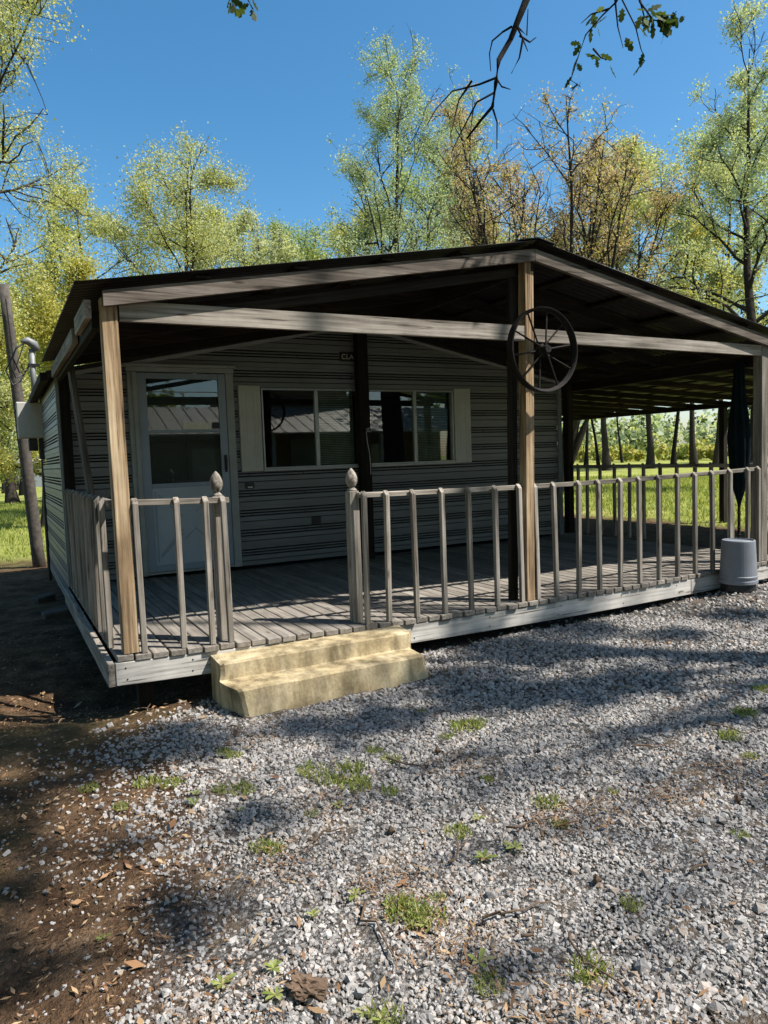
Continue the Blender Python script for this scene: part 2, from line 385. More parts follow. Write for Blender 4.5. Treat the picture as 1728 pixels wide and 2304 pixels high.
# posts
def post(x0, x1, y0, y1, z0, z1, mat, dx=0, name='post'):
    m = MB(); m.hexa([(x0, y0, z0), (x1, y0, z0), (x1, y1, z0), (x0, y1, z0), (x0+dx, y0, z1), (x1+dx, y0, z1), (x1+dx, y1, z1), (x0+dx, y1, z1)])
    me = m.mesh(name, ((x0+x1)/2, (y0+y1)/2, z0)); bm = bmesh.new(); bm.from_mesh(me)
    bmesh.ops.bevel(bm, geom=bm.edges[:], offset=.004, segments=2, affect='EDGES'); bm.to_mesh(me); bm.free()
    return obj(name, me, mat, porch, ((x0+x1)/2, (y0+y1)/2, z0))
post(.052, .138, .006, .092, DT, 1.99, MPOST, -.006)
post(2.890, 2.970, .006, .086, sag(2.9)+DT, 2.46, MPOST, .047)
post(2.82, 2.888, .10, .14, sag(2.9)+DT, 2.44, MDARK['z'], .05)
post(5.61, 5.70, .006, .095, sag(5.65)+DT, 1.95, MT['z'])
post(.012, .098, 2.79, 2.88, DT, 1.94, MDARK['z'], .01)
post(2.955, 3.075, 2.80, 2.90, sag(3)+DT, 2.47, MDARK['z'])
post(5.86, 5.95, 2.80, 2.89, DT, 1.95, MDARK['z'])
beam('brace', (.062, 2.08, 1.90), (.11, 1.62, .80), .04, .085, MBROWN['x'], porch)

# railings
def baluster_mesh(h=.875, s=.032):
    m = MB(); a = s/2
    m.add([(-a, -a, 0), (a, -a, 0), (a, a, 0), (-a, a, 0), (-a, -a, h-.032), (a, -a, h-.032), (a, a, h), (-a, a, h)],
          [(3, 2, 1, 0), (4, 5, 6, 7), (0, 1, 5, 4), (1, 2, 6, 5), (2, 3, 7, 6), (3, 0, 4, 7)])
    me = m.mesh('baluster'); bm = bmesh.new(); bm.from_mesh(me); bmesh.ops.bevel(bm, geom=bm.edges[:], offset=.0025, segments=1, affect='EDGES')
    bm.to_mesh(me); bm.free(); me.materials.append(MT['z']); return me
BAL = baluster_mesh()
def railing(loc): return link(bpy.data.objects.new('railing', None), porch, loc)
ZR = .862
rf = railing((.4, .05, 0))
for x in (.165, .386, .552, .662): obj('baluster', BAL, None, rf, (x, .012, DT+sag(x)+.001), (R(rd.uniform(-.5, .5)), R(rd.uniform(-.6, .6)), R(rd.uniform(-3, 3))))
bent('rail', .145, .70, .0325, .0705, ZR+.004, ZR+.038, MW['x'], rf, 3)
def finial_mesh():
    m = MB(); n = 32
    prof = [(.001, 0), (.032, 0), (.034, .008), (.026, .016), (.019, .022), (.018, .028)]
    N = 26
    for i in range(N+1):
        u = i/N; prof.append((.039*math.sin(math.pi*(.14+.86*u)**.92)**.8*(1 if u < .99 else 0)+.0005, .030+.122*u))
    m.lathe(prof, n); vs = []
    for i, v in enumerate(m.v):
        x, y, z = v; r = math.hypot(x, y)
        if z > .033 and r > .004:
            a = math.atan2(y, x); u = (z-.03)/.122
            g = min(abs(math.sin(2*a+u*6.2)), abs(math.sin(2*a-u*6.2))); k = 1-.16*max(0, 1-g/.30)
            x *= k; y *= k
        vs.append((x, y, z))
    m.v = vs; me = m.mesh('finial', smooth=True); me.materials.append(MT['z']); return me
FIN = finial_mesh()
def newel(x0, x1, y0, y1, h, rail_):
    block('newel_post', x0, x1, y0, y1, DT+sag((x0+x1)/2), h+sag((x0+x1)/2), MT['z'], rail_, .004)
    obj('finial', FIN, None, rail_, ((x0+x1)/2, (y0+y1)/2, h+sag((x0+x1)/2)-.001))
newel(.612, .682, .072, .142, .905, rf)
rc = railing((3.5, .05, 0))
newel(1.506, 1.576, .072, .142, .91, rc)
for k, x in enumerate([1.575, 1.735, 1.952, 2.177, 2.4, 2.628, 2.852]+[3.003, 3.185, 3.408, 3.625, 3.848, 4.066, 4.288, 4.51, 4.73, 4.953, 5.182, 5.42, 5.58]):
    obj('baluster', BAL, None, rc, (x, .012, DT+sag(x)+.001), (R(rd.uniform(-.6, .6)), R(rd.uniform(-.7, .7)), R(rd.uniform(-4, 4))))
bent('rail', 1.555, 2.885, .0325, .0705, ZR+.004, ZR+.038, MW['x'], rc, 6)
bent('rail', 2.985, 5.61, .0325, .0705, ZR+.004, ZR+.038, MW['x'], rc, 10)
for xr, s, nm in ((.012, 1, 0), (5.985, -1, 1)):
    rl = railing((xr, 1.5, 0)); ys = np.arange(.22, 2.75, .235) if nm == 0 else [.35, .58, .81, 1.03, 1.255, 1.48, 1.705, 1.925, 2.152, 2.38, 2.61, 2.76]
    for y in ys: obj('baluster', BAL, None, rl, (xr, y, DT+.001), (R(rd.uniform(-.6, .6)), R(rd.uniform(-.6, .6)), R(-90*s+rd.uniform(-3, 3))))
    block('rail', xr+s*.0385-.019, xr+s*.0385+.019, .10, 2.80, ZR-.005, ZR+.033, MW['y'], rl)

# porch roof
roof = link(bpy.data.objects.new('porch_roof', None), porch, (3, 1.2, 2.2))
XR = 3.0
def rz(x):                       # top of rafters
    if x <= XR: return 2.529-.1735*(XR-x)
    if x <= 5.75: return 2.529-.187*(x-XR)
    return rz(5.75)-.05*(x-5.75)
def rafter(xa, xb, y, mat, ht=.082, th=.036, dz=0):
    za, zb = rz(xa)+dz, rz(xb)+dz; m = MB()
    m.hexa([(xa, y, za-ht), (xb, y, zb-ht), (xb, y+th, zb-ht), (xa, y+th, za-ht), (xa, y, za), (xb, y, zb), (xb, y+th, zb), (xa, y+th, za)])
    c = ((xa+xb)/2, y, (za+zb)/2); me = m.mesh('rafter', c); return obj('rafter', me, mat, roof, c)
rafter(.058, 2.998, -.034, MBROWN['x']); rafter(3.002, 5.75, -.034, MBROWN['x']); rafter(5.752, 10.1, -.034, MBROWN['x'])
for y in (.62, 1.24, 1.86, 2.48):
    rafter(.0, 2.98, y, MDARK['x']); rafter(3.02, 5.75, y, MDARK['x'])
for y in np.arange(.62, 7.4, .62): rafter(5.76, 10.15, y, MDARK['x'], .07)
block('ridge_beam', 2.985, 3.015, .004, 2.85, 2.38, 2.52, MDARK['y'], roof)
# tie beams across the front
def tie(x0, x1, za, zb, ht, y0, mat):
    m = MB(); m.hexa([(x0, y0, za), (x1, y0, zb), (x1, y0+.036, zb), (x0, y0+.036, za), (x0, y0, za+ht), (x1, y0, zb+ht), (x1, y0+.036, zb+ht), (x0, y0+.036, za+ht)])
    c = ((x0+x1)/2, y0, za); return obj('tie_beam', m.mesh('tie_beam', c), mat, roof, c)
tie(.142, 2.925, 1.872, 1.884, .108, .012, MT['x']); tie(3.021, 5.78, 1.884, 1.868, .09, .012, MT['x'])
beam('brace', (.35, .05, 1.90), (2.9, .08, 2.38), .03, .06, MDARK['x'], roof)
# purlins along the depth
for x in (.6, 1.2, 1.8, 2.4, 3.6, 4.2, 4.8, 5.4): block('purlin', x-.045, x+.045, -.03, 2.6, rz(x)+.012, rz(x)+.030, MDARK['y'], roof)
for x in (6.3, 7.0, 7.7, 8.4, 9.1, 9.8): block('purlin', x-.045, x+.045, -.03, 7.5, rz(x)+.006, rz(x)+.022, MDARK['y'], roof)
# corrugated sheets, each its own piece
def sheet(xa, xb, y0, y1, up, name='roof_sheet'):
    nn = max(8, int((y1-y0)/.033)*2); ys = np.linspace(y0, y1, nn); m = MB(); c = ((xa+xb)/2, (y0+y1)/2, rz((xa+xb)/2))
    for j in range(3):
        x = xa+(xb-xa)*j/2
        for i, y in enumerate(ys): m.v.append((x, y, rz(x)+up+.007*math.sin(i*math.pi/2+.6)))
    for j in range(2):
        for i in range(nn-1): m.f.append((j*nn+i, j*nn+i+1, (j+1)*nn+i+1, (j+1)*nn+i))
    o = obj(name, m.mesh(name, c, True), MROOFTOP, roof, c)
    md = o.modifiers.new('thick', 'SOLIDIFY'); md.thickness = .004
    return o
def sheets(xa, xb, ya, yb, step, up):
    k = 0; y = ya
    while y < yb-.05: sheet(xa, xb, y, min(y+step+.03, yb), up+.0045*(k % 2)); y += step; k += 1
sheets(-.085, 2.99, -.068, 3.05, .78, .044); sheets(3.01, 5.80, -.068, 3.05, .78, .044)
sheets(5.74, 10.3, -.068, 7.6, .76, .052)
m = MB()
for s in (-1, 1): m.hexa([(3, -.075, 2.592), (3+s*.16, -.075, 2.566), (3+s*.16, 3.06, 2.566), (3, 3.06, 2.592), (3, -.075, 2.598), (3+s*.16, -.075, 2.572), (3+s*.16, 3.06, 2.572), (3, 3.06, 2.598)])
m.build('ridge_cap', MROOFTOP, roof, (3, 1.3, 2.59))
# left eave boards
block('eave_board', -.03, .006, .06, .62, 1.885, 1.985, MT['y'], roof)
block('eave_board', -.034, .002, .78, 2.72, 1.865, 1.955, MW['y'], roof)
block('eave_beam', .008, .05, .10, 2.78, 1.84, 1.93, MDARK['y'], roof)
# carport side: eave beam and posts
block('eave_beam', 9.94, 10.03, -.03, 7.5, 1.685, 1.775, MDARK['y'], roof)
for y in (.3, 3.68, 7.3): block('carport_post', 9.94, 10.03, y-.045, y+.045, float(gz(10, y))-.1, 1.684, MDARK['z'], porch)
block('eave_beam', 5.95, 6.02, .1, 7.5, 1.82, 1.925, MDARK['y'], roof)
for y in (5.4, 7.3): block('carport_post', 5.95, 6.02, y-.04, y+.04, float(gz(6, y))-.1, 1.819, MDARK['z'], porch)

# ------------------------------------------------------------------ house
house = thing('house', 'small mobile home with cream ribbed siding, white door and sliding windows', 'house', (3, 4.2, -.3))
HL, HR, HB, ZB = .02, 5.84, 5.7, .030
def gz_top(x): return 2.515-.2*abs(x-3.0)
PROF = [(0, .004), (.002, .022), (.046, .023), (.0465, .0), (.0545, .0), (.055, .023), (.098, .022), (.0985, -.040), (.1125, -.040), (.113, .020), (.126, .020), (.1265, -.040), (.1405, -.040), (.141, .020), (.154, .020), (.1545, -.040), (.1685, -.040), (.169, .020), (.2, .021)]
wall = link(bpy.data.objects.new('front_wall', None), house, (3, W, .03))
OPEN = [(.66, 1.56, -1, 1.97), (1.90, 4.212, 1.005, 1.817)]
def siding_front(z0):
    zt = min(z0+.2, 2.51); segs = [(HL, HR, z0, zt)]
    for (a, b, lo, hi) in OPEN:
        new = []
        for (s, e, za, zb) in segs:
            if zb <= lo or za >= hi or b <= s or a >= e: new.append((s, e, za, zb)); continue
            if a > s: new.append((s, a, za, zb))
            if b < e: new.append((b, e, za, zb))
            if za < lo: new.append((max(s, a), min(e, b), za, lo))
            if zb > hi: new.append((max(s, a), min(e, b), hi, zb))
        segs = new
    for (s, e, za, zb) in segs:
        if zb-za < .004: continue
        P = [(z0+dz, d) for dz, d in PROF]; pz = [q[0] for q in P]; pd = [q[1] for q in P]
        pr = [(za, float(np.interp(za, pz, pd)))]+[q for q in P if za+1e-4 < q[0] < zb-1e-4]+[(zb, float(np.interp(zb, pz, pd)))]
        m = MB(); n = len(pr)
        for z, d in pr:
            lim = (2.515-z)/.2; xa, xb = max(s, 3-lim), min(e, 3+lim)
            if xb < xa: xa = xb = 3
            m.v += [(xa, W-d, z), (xb, W-d, z)]
        m.f = [(2*i, 2*i+1, 2*i+3, 2*i+2) for i in range(n-1)]; groove_shade = [i for i in range(n-1) if pr[i][1] < .003 and pr[i+1][1] < .003]
        k = len(m.v)
        for z in (za, zb):
            lim = (2.515-z)/.2; m.v += [(max(s, 3-lim), W+.045, z), (min(e, 3+lim), W+.045, z)]
        m.f += [(k+1, k, k+2, k+3), (0, k, k+1, 1)]
        c = ((s+e)/2, W, z0); me = m.mesh('siding_panel', c); me.materials.append(MSIDE); me.materials.append(MGROOVESHADE)
        for i in groove_shade: me.polygons[i].material_index = 1
        obj('siding_panel', me, None, wall, c)
zc = ZB
for i in range(13): siding_front(zc+.2*i)
def siding_side(name, x, out, y0, y1):
    wl = link(bpy.data.objects.new(name, None), house, (x, (y0+y1)/2, 0))
    for i in range(11):
        z0 = -.17+.2*i; m = MB(); pr = [(z0+dz, d) for dz, d in PROF if z0+dz <= 1.925]
        if len(pr) < 2: continue
        for z, d in pr: m.v += [(x+out*d, y0, z), (x+out*d, y1, z)]
        m.f = [(2*j, 2*j+1, 2*j+3, 2*j+2) for j in range(len(pr)-1)]
        k = len(m.v); m.v += [(x-out*.05, y0, z0), (x-out*.05, y1, z0), (x-out*.05, y0, pr[-1][0]), (x-out*.05, y1, pr[-1][0])]; m.f += [(k, k+1, k+3, k+2)]
        c = (x, (y0+y1)/2, z0); me = m.mesh('siding_panel', c); me.materials.append(MSIDE); me.materials.append(MGROOVESHADE)
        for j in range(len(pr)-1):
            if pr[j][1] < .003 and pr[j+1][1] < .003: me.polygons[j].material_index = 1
        obj('siding_panel', me, None, wl, c)
siding_side('side_wall', HL, -1, W+.005, HB); siding_side('side_wall', HR, 1, W+.005, HB)
m = MB(); m.add([(HL+.03, HB, -.17), (HR-.03, HB, -.17), (HR-.03, HB, 1.93), (3, HB, 2.5), (HL+.03, HB, 1.93), (HL+.03, HB+.05, -.17), (HR-.03, HB+.05, -.17), (HR-.03, HB+.05, 1.93), (3, HB+.05, 2.5), (HL+.03, HB+.05, 1.93)],
    [(0, 1, 2, 3, 4), (9, 8, 7, 6, 5), (0, 5, 6, 1), (1, 6, 7, 2), (2, 7, 8, 3), (3, 8, 9, 4), (4, 9, 5, 0)])
m.build('back_wall', MSIDE, house, (3, HB, 0))
MB().box(HL+.04, HR-.04, W+.03, HB-.01, -.05, -.01).build('floor', MINT, house, (3, 4, -.02))
MB().box(HL+.05, HR-.05, W+1.6, W+1.65, 0, 1.9).build('partition', MINT, house, (3, 4.5, 0))
for (xx, yy) in ((.25, 3.4), (.25, 5.2), (2.9, 3.4), (2.9, 5.2), (5.6, 3.4), (5.6, 5.2)):
    block('pier', xx-.2, xx+.2, yy-.2, yy+.2, float(gz(xx, yy))-.05, -.052, MCONC, house, .01)
block('corner_trim', HL-.022, HL+.03, W-.030, W+.003, ZB-.02, 1.915, MTRIM, house)
block('corner_trim', HR-.03, HR+.022, W-.030, W+.003, ZB-.02, 1.915, MTRIM, house)
# house roof
hr = link(bpy.data.objects.new('house_roof', None), house, (3, 4.2, 2.3))
for s in (-1, 1):
    m = MB(); xe = HL-.09 if s < 0 else HR+.04
    ze = gz_top(xe); y0, y1 = W-.10, HB+.12
    c = [(3, y0, 2.518), (xe, y0, ze+.003), (xe, y1, ze+.003), (3, y1, 2.518), (3, y0, 2.552), (xe, y0, ze+.037), (xe, y1, ze+.037), (3, y1, 2.552)]
    m.hexa(c); m.build('roof_panel', MROOFTOP, hr, (3+s, 4.2, 2.3))
    xe2 = HL+.0 if s < 0 else HR
    m = MB(); za, zb = 2.515, gz_top(xe2)
    m.hexa([(3, W-.046, za-.035), (xe2, W-.046, zb-.035), (xe2, W-.0245, zb-.035), (3, W-.0245, za-.035), (3, W-.046, za), (xe2, W-.046, zb), (xe2, W-.0245, zb), (3, W-.0245, za)])
    m.build('rake_trim', MTRIM, hr, (3+s, W, 2.3))
block('gutter', HL-.14, HL-.08, W-.1, HB+.12, 1.855, 1.925, MDARK['y'], hr)
# door
dt = link(bpy.data.objects.new('door_trim', None), house, (1.1, W, 1))
block('jamb', .612, .690, W-.055, W-.0, ZB+.006, 1.955, MTRIM, dt); block('jamb', 1.535, 1.612, W-.055, W-.0, ZB+.006, 1.955, MTRIM, dt)
block('jamb', .652, .694, W-.075, W-.056, ZB+.006, 1.95, MTRIM, dt)
block('head', .605, 1.62, W-.058, W, 1.957, 2.0, MTRIM, dt); block('head_cap', .59, 1.635, W-.075, W+.002, 2.001, 2.03, MTRIM, dt)
block('threshold', .66, 1.56, W-.05, W+.03, ZB+.008, ZB+.03, MALU, dt)
sd = link(bpy.data.objects.new('storm_door', None), house, (1.1, W-.03, 1))
DX0, DX1, DY0, DY1 = .697, 1.530, W-.052, W-.020
block('stile', DX0, DX0+.082, DY0, DY1, .064, 1.948, MDOOR, sd); block('stile', DX1-.072, DX1, DY0, DY1, .064, 1.948, MDOOR, sd)
for z0, z1 in ((1.893, 1.948), (1.385, 1.412), (.862, .905), (.064, .125)): block('crossrail', DX0+.083, DX1-.073, DY0+.001, DY1-.001, z0, z1, MDOOR, sd)
block('muntin', DX0+.083, DX1-.073, DY0+.006, DY1-.01, 1.768, 1.776, MALU, sd)
block('pane', DX0+.08, DX1-.07, DY0+.014, DY0+.018, 1.41, 1.895, MGLASS, sd, 0); block('pane', DX0+.08, DX1-.07, DY0+.016, DY0+.020, .90, 1.39, MGLASS, sd, 0)
block('kick_panel', DX0+.08, DX1-.07, DY0+.008, DY1-.004, .12, .866, MKICK, sd)
for (xa, za, xb, zb) in ((.83, .80, 1.05, .58), (1.17, .46, 1.40, .22), (1.05, .46, .83, .22), (1.17, .46, 1.06, .36), (1.18, .62, 1.40, .82), (.83, .20, 1.05, .42)):
    beam('moulding', (xa, DY0+.006, za), (xb, DY0+.006, zb), .006, .012, MDOOR, sd, 0)
block('panel_bead', .80, .812, DY0+.004, DY0+.009, .15, .83, MDOOR, sd, 0); block('panel_bead', 1.43, 1.442, DY0+.004, DY0+.009, .15, .83, MDOOR, sd, 0)
m = MB(); m.tube([(1.497, DY0-.002, 1.02), (1.497, DY0-.035, 1.03), (1.497, DY0-.035, 1.13), (1.497, DY0-.002, 1.14)], .009, 8); m.box(1.485, 1.51, DY0-.008, DY0, .99, 1.16); m.build('handle', MBLACK, sd, (1.497, DY0, 1.05))
block('inner_door', .69, 1.535, W+.05, W+.09, ZB+.01, 1.96, MINNER, house)
block('inner_panel', .80, 1.10, W+.042, W+.052, .9, 1.30, MINNER, house); block('inner_panel', 1.14, 1.43, W+.042, W+.052, .9, 1.30, MINNER, house)
for z in (.32, 1.15, 1.78): block('hinge', .684, .701, W-.064, W-.05, z, z+.07, MALU, sd, .001)
m = MB(); xs = np.linspace(1.10, 1.375, 14); r2 = random.Random(2)
tp = [1.478+r2.uniform(-.006, .008) for _ in xs]; tp[0] = 1.49
m.v = [(x, DY0+.011+.002*math.sin(i), 1.414) for i, x in enumerate(xs)]+[(x, DY0+.010-.004*math.sin(i*.9), t) for i, (x, t) in enumerate(zip(xs, tp))]+[(x, DY0+.013, 1.414) for x in xs]+[(x, DY0+.0135, t-.001) for x, t in zip(xs, tp)]
n = len(xs); m.f = [(i, i+1, n+i+1, n+i) for i in range(n-1)]+[(2*n+i+1, 2*n+i, 3*n+i, 3*n+i+1) for i in range(n-1)]+[(n+i, n+i+1, 3*n+i+1, 3*n+i) for i in range(n-1)]
note = m.build('paper_note', MPAPER, None, (1.24, DY0, 1.45)); tag(note, 'torn pale paper slip tucked along the lower edge of the upper door glass', 'paper')
m = MB(); m.box(1.385, 1.462, DY0+.008, DY0+.013, 1.420, 1.482)
st = m.build('sticker', MBLACK, None, (1.42, DY0, 1.45)); tag(st, 'small dark square sticker on the upper door glass beside the paper slip', 'sticker')
# windows
def window(x0, x1, xd, z0=1.002, z1=1.819):
    wn = link(bpy.data.objects.new('window', None), house, ((x0+x1)/2, W, z0)); y0, y1 = W-.040, W+.012; t = .017
    block('frame', x0, x1, y0, y1, z1-t, z1, MALU, wn, .002); block('frame', x0, x1, y0, y1, z0, z0+t, MALU, wn, .002)
    block('frame', x0, x0+t, y0, y1, z0+t, z1-t, MALU, wn, .002); block('frame', x1-t, x1, y0, y1, z0+t, z1-t, MALU, wn, .002)
    block('meeting_stile', xd-.02, xd+.02, y0+.004, y1-.008, z0+t, z1-t, MALU, wn, .002)
    block('sill', x0-.01, x1+.01, y0-.02, y0+.006, z0-.022, z0-.001, MALU, wn, .002)
    block('pane', x0+t, xd-.02, W-.016, W-.012, z0+t, z1-t, MGLASS, wn, 0); block('pane', xd+.02, x1-t, W-.006, W-.002, z0+t, z1-t, MGLASS, wn, 0)
    m = MB(); z = z0+t+.01
    while z < z1-t-.01:
        a, b, yy = xd+.03, x1-t-.012, W+.05; m.hexa([(a, yy, z), (b, yy, z), (b, yy+.016, z+.013), (a, yy+.016, z+.013), (a, yy, z+.0015), (b, yy, z+.0015), (b, yy+.016, z+.0145), (a, yy+.016, z+.0145)]); z += .019
    m.build('blind', MBLIND, wn, ((xd+x1)/2, W+.05, (z0+z1)/2))
window(1.899, 2.995, 2.50); window(3.005, 4.214, 3.70)
for xa, xb in ((1.662, 1.888), (4.225, 4.452)):
    sh = block('shutter', xa, xb, W-.046, W-.008, .985, 1.845, MSHUT, house, .004)
    for (a, b, c_, d) in ((xa+.03, xa+.036, 1.02, 1.81), (xb-.036, xb-.03, 1.02, 1.81), (xa+.037, xb-.037, 1.02, 1.026), (xa+.037, xb-.037, 1.804, 1.81), (xa+.07, xa+.075, 1.03, 1.80), (xb-.075, xb-.07, 1.03, 1.80)): block('groove', a, b, W-.0485, W-.0455, c_, d, MSHUT, sh, 0)
block('vent', 2.395, 2.497, W-.034, W-.008, .402, .482, MBLACK, house, .002)
ob = block('outlet', 1.692, 1.785, W-.034, W-.008, .812, .872, MBLACK, house, .002)
block('outlet_cover', 1.715, 1.765, W-.038, W-.033, .822, .832, MPAPER, ob, 0)
# screws in the siding
SCR = bbox(.011, .006, .011, .002)
SCR.materials.append(MBLACK)
for i in range(11):
    for k, x in enumerate(np.arange(1.75, 5.7, .58)):
        z = ZB+.2*i+.1195
        if (z > .98 and z < 1.85 and 1.64 < x < 4.47) or z > gz_top(x)-.05: continue
        obj('screw', SCR, None, wall, (x+.04*math.sin(i*3.1), W-.021, z))

# name sign
sg = thing('name_sign', 'small black name plate with pale letters on the gable siding', 'sign', (2.92, W-.02, 2.12))
block('plate', 2.80, 3.06, W-.036, W-.016, 2.115, 2.215, MBLACK, sg, .001)
cu = bpy.data.curves.new('letters', 'FONT'); cu.body = 'CLA'; cu.size = .074; cu.extrude = .0015; cu.space_character = 1.1
tmp = bpy.data.objects.new('tmp', cu); COL.objects.link(tmp); bpy.context.view_layer.update()
me = bpy.data.meshes.new_from_object(tmp.evaluated_get(bpy.context.evaluated_depsgraph_get())); bpy.data.objects.remove(tmp)
me.materials.clear(); me.materials.append(MPAPER); obj('letters', me, None, sg, (2.808, W-.0375, 2.140), (R(90), 0, 0))

# ------------------------------------------------------------------ steps
def steps():
    prof = [(0, -.040), (-.07, -.038), (-.15, -.040), (-.207, -.042), (-.219, -.050), (-.223, -.075), (-.226, -.11), (-.230, -.135), (-.245, -.139), (-.32, -.138), (-.408, -.142), (-.423, -.151), (-.428, -.18), (-.433, -.22), (-.438, -.26), (-.446, -.31), (-.452, -.42), (-.2, -.42), (0, -.42)]
    XA = [.53]*7+[.522, .518, .535, .566, .572, .578, .584, .59, .598, .60, .53, .53]; XB = [1.79, 1.79, 1.785, 1.775, 1.772, 1.768, 1.765, 1.755, 1.75, 1.748, 1.745, 1.745, 1.748, 1.752, 1.758, 1.772, 1.78, 1.79, 1.79]
    n = 56; m = MB(); L = len(prof); rs = np.random.default_rng(8)
    from mathutils import noise as mn
    for i in range(n+1):
        u = i/n
        for j, (y, z) in enumerate(prof):
            xa, xb = XA[j], XB[j]
            e = min(u, 1-u)*n; rnd = .010*max(0, 1-e/1.5)**2
            x = xa+(xb-xa)*u
            yy = y+(rnd*1.6 if j > 3 and j < 17 else 0); zz = z-(rnd*.7 if j in (1, 2, 3, 4, 9, 10, 11) else 0)
            nv = mn.noise_vector(Vector((x*5, y*9, z*9)))*.005+mn.noise_vector(Vector((x*17, y*21, z*21+5)))*.002
            if 0 < j < 16: yy += nv[1]; zz += nv[2]
            if j in (14, 15, 16): yy -= .02*max(0, mn.noise(Vector((x*3, 3, 1))))
            m.v.append((x+nv[0]*.6, min(yy, -.002), zz))
    m.f = [(i*L+j, i*L+(j+1) % L, (i+1)*L+(j+1) % L, (i+1)*L+j) for i in range(n) for j in range(L)]
    m.f += [tuple(range(L)), tuple(n*L+j for j in range(L-1, -1, -1))]
    me = m.mesh('concrete_steps', (1.1, -.3, -.4), True)
    bm = bmesh.new(); bm.from_mesh(me); bmesh.ops.recalc_face_normals(bm, faces=bm.faces); bm.to_mesh(me); bm.free()
    o = obj('concrete_steps', me, MCONC, None, (1.1, -.3, -.4)); tag(o, 'two worn tan concrete steps leading up to the porch deck', 'steps')
    md = o.modifiers.new('s', 'EDGE_SPLIT'); md.split_angle = R(28)
steps()

# ------------------------------------------------------------------ wagon wheel
WC = (2.985, -.115, 1.802); WR = .298
wh = thing('wagon_wheel', 'rusty black iron wagon wheel hanging on the middle porch post', 'wheel', (WC[0], WC[1], WC[2]-WR))
MB().lathe([(WR, -.032), (WR+.002, -.025), (WR+.002, .025), (WR, .032), (WR-.010, .032), (WR-.012, .01), (WR-.022, .006), (WR-.022, -.006), (WR-.012, -.01), (WR-.010, -.032), (WR, -.032)], 56, WC, 'y').build('rim', MIRON, wh, WC, True)
MB().lathe([(.004, -.06), (.026, -.06), (.03, -.05), (.032, -.02), (.045, -.014), (.045, .014), (.032, .02), (.03, .045), (.004, .05)], 20, WC, 'y').build('hub', MIRON, wh, WC)
for k in range(10):
    a = 2*math.pi*k/10+.17; s = 1 if k % 2 else -1
    p = lambda r, dy: (WC[0]+r*math.cos(a), WC[1]+dy, WC[2]+r*math.sin(a))
    MB().tube([p(.03, s*.026), p(WR-.018, 0)], .0066, 8).build('spoke', MIRON, wh, p(.15, 0))
MB().tube([(WC[0], WC[1]+.03, WC[2]), (WC[0], .02, WC[2])], .012, 8).build('axle_bolt', MIRON, wh, WC)

# ------------------------------------------------------------------ bucket
bp = (5.045, -.17, float(gz(5.045, -.17)))
bk = thing('bucket', 'pale grey plastic bucket standing upside down against the porch edge', 'bucket', bp)
H = .37
MB().lathe([(.150, 0), (.154, .004), (.154, .028), (.149, .031), (.149, .050), (.153, .053), (.153, .066), (.148, .07), (.132, H-.006), (.128, H), (.122, H), (.120, H-.012), (.001, H-.014)], 40, (bp[0], bp[1], bp[2]+.055)).build('pail', MBUCKET, bk, bp, False)
MB().lathe([(.001, -.02), (.138, -.02), (.142, .0), (.135, .07), (.001, .07)], 24, (bp[0], bp[1], bp[2])).build('shade_plug', MBLACK, bk, bp)  # black plug added in place of the shadow under the bucket

# ------------------------------------------------------------------ small fittings
cp = (3.008, 2.80, 1.385)
sc = thing('security_camera', 'tiny white security camera on the dark post in front of the windows', 'camera', cp)
block('body', cp[0]-.022+.03, cp[0]+.022+.03, 2.745, 2.798, 1.355, 1.40, MTRIM, sc, .006)
MB().lathe([(.001, -.004), (.013, -.004), (.013, .003)], 16, (cp[0]+.03, 2.744, 1.378), 'y').build('lens', MBLACK, sc, cp)
MB().tube([(3.02, 2.797, 1.36), (3.025, 2.79, 1.25), (3.045, 2.792, 1.15), (3.056, 2.796, 1.05), (3.058, 2.797, .9)], .0035, 6).build('cable', MWIRE, sc, cp)
tx, ty = 5.87, .42
tb = thing('cloth_bundle', 'dark teal cloth bundle tied up beside the far right railing corner', 'cloth', (tx, ty, DT))
prof = [(.012, .46), (.02, .52), (.05, .62), (.085, .80), (.10, 1.0), (.105, 1.15), (.09, 1.32), (.07, 1.5), (.055, 1.68), (.05, 1.85), (.02, 1.9)]
m = MB(); m.lathe(prof, 42, (tx, ty, 0)); m.v = [(tx+(x-tx)*.8*(1+.3*math.sin(7*math.atan2(y-ty, x-tx)+z*3)), ty+(y-ty)*.8*(1+.3*math.sin(7*math.atan2(y-ty, x-tx)+z*3)), z) for x, y, z in m.v]
m.build('folds', MTEAL, tb, (tx, ty, .5), True)
m = MB(); m.tube([(tx, ty, DT), (tx, ty, .5)], .014, 8)
for k in range(5): m.lathe([(.001, 0), (.022, .012), (.001, .026)], 8, (tx, ty, .12+.07*k))
m.build('pole', MIRON, tb, (tx, ty, .2))

# ------------------------------------------------------------------ utility pole and electrics
def polepts():
    b = at(88, 1240, y=7.2); t = at(8, 640, y=6.9); return b, t
b_, t_ = polepts(); b_[2] = gz(b_[0], b_[1])-.2
up_ = thing('utility_pole', 'leaning grey wooden utility pole beside the house corner', 'pole', (b_[0], b_[1], b_[2]))
MB().tube([b_+(t_-b_)*k/8 for k in range(9)], [.088-.003*k for k in range(9)], 16).build('pole_shaft', MPOLE, up_, b_, True)
EY = 5.2
eb = thing('electric_box', 'beige metal electric box mounted between the house side and the leaning pole', 'electrical box', (-.10, EY, 1.44))
block('enclosure', -.262, .045, EY, EY+.14, 1.445, 1.865, MBOX, eb, .008); block('bracket', -.04, .02, EY+.14, EY+.2, 1.5, 1.8, MSTEEL, eb)
block('cover_lip', -.255, .038, EY-.006, EY, 1.455, 1.855, MBOX, eb, .004)
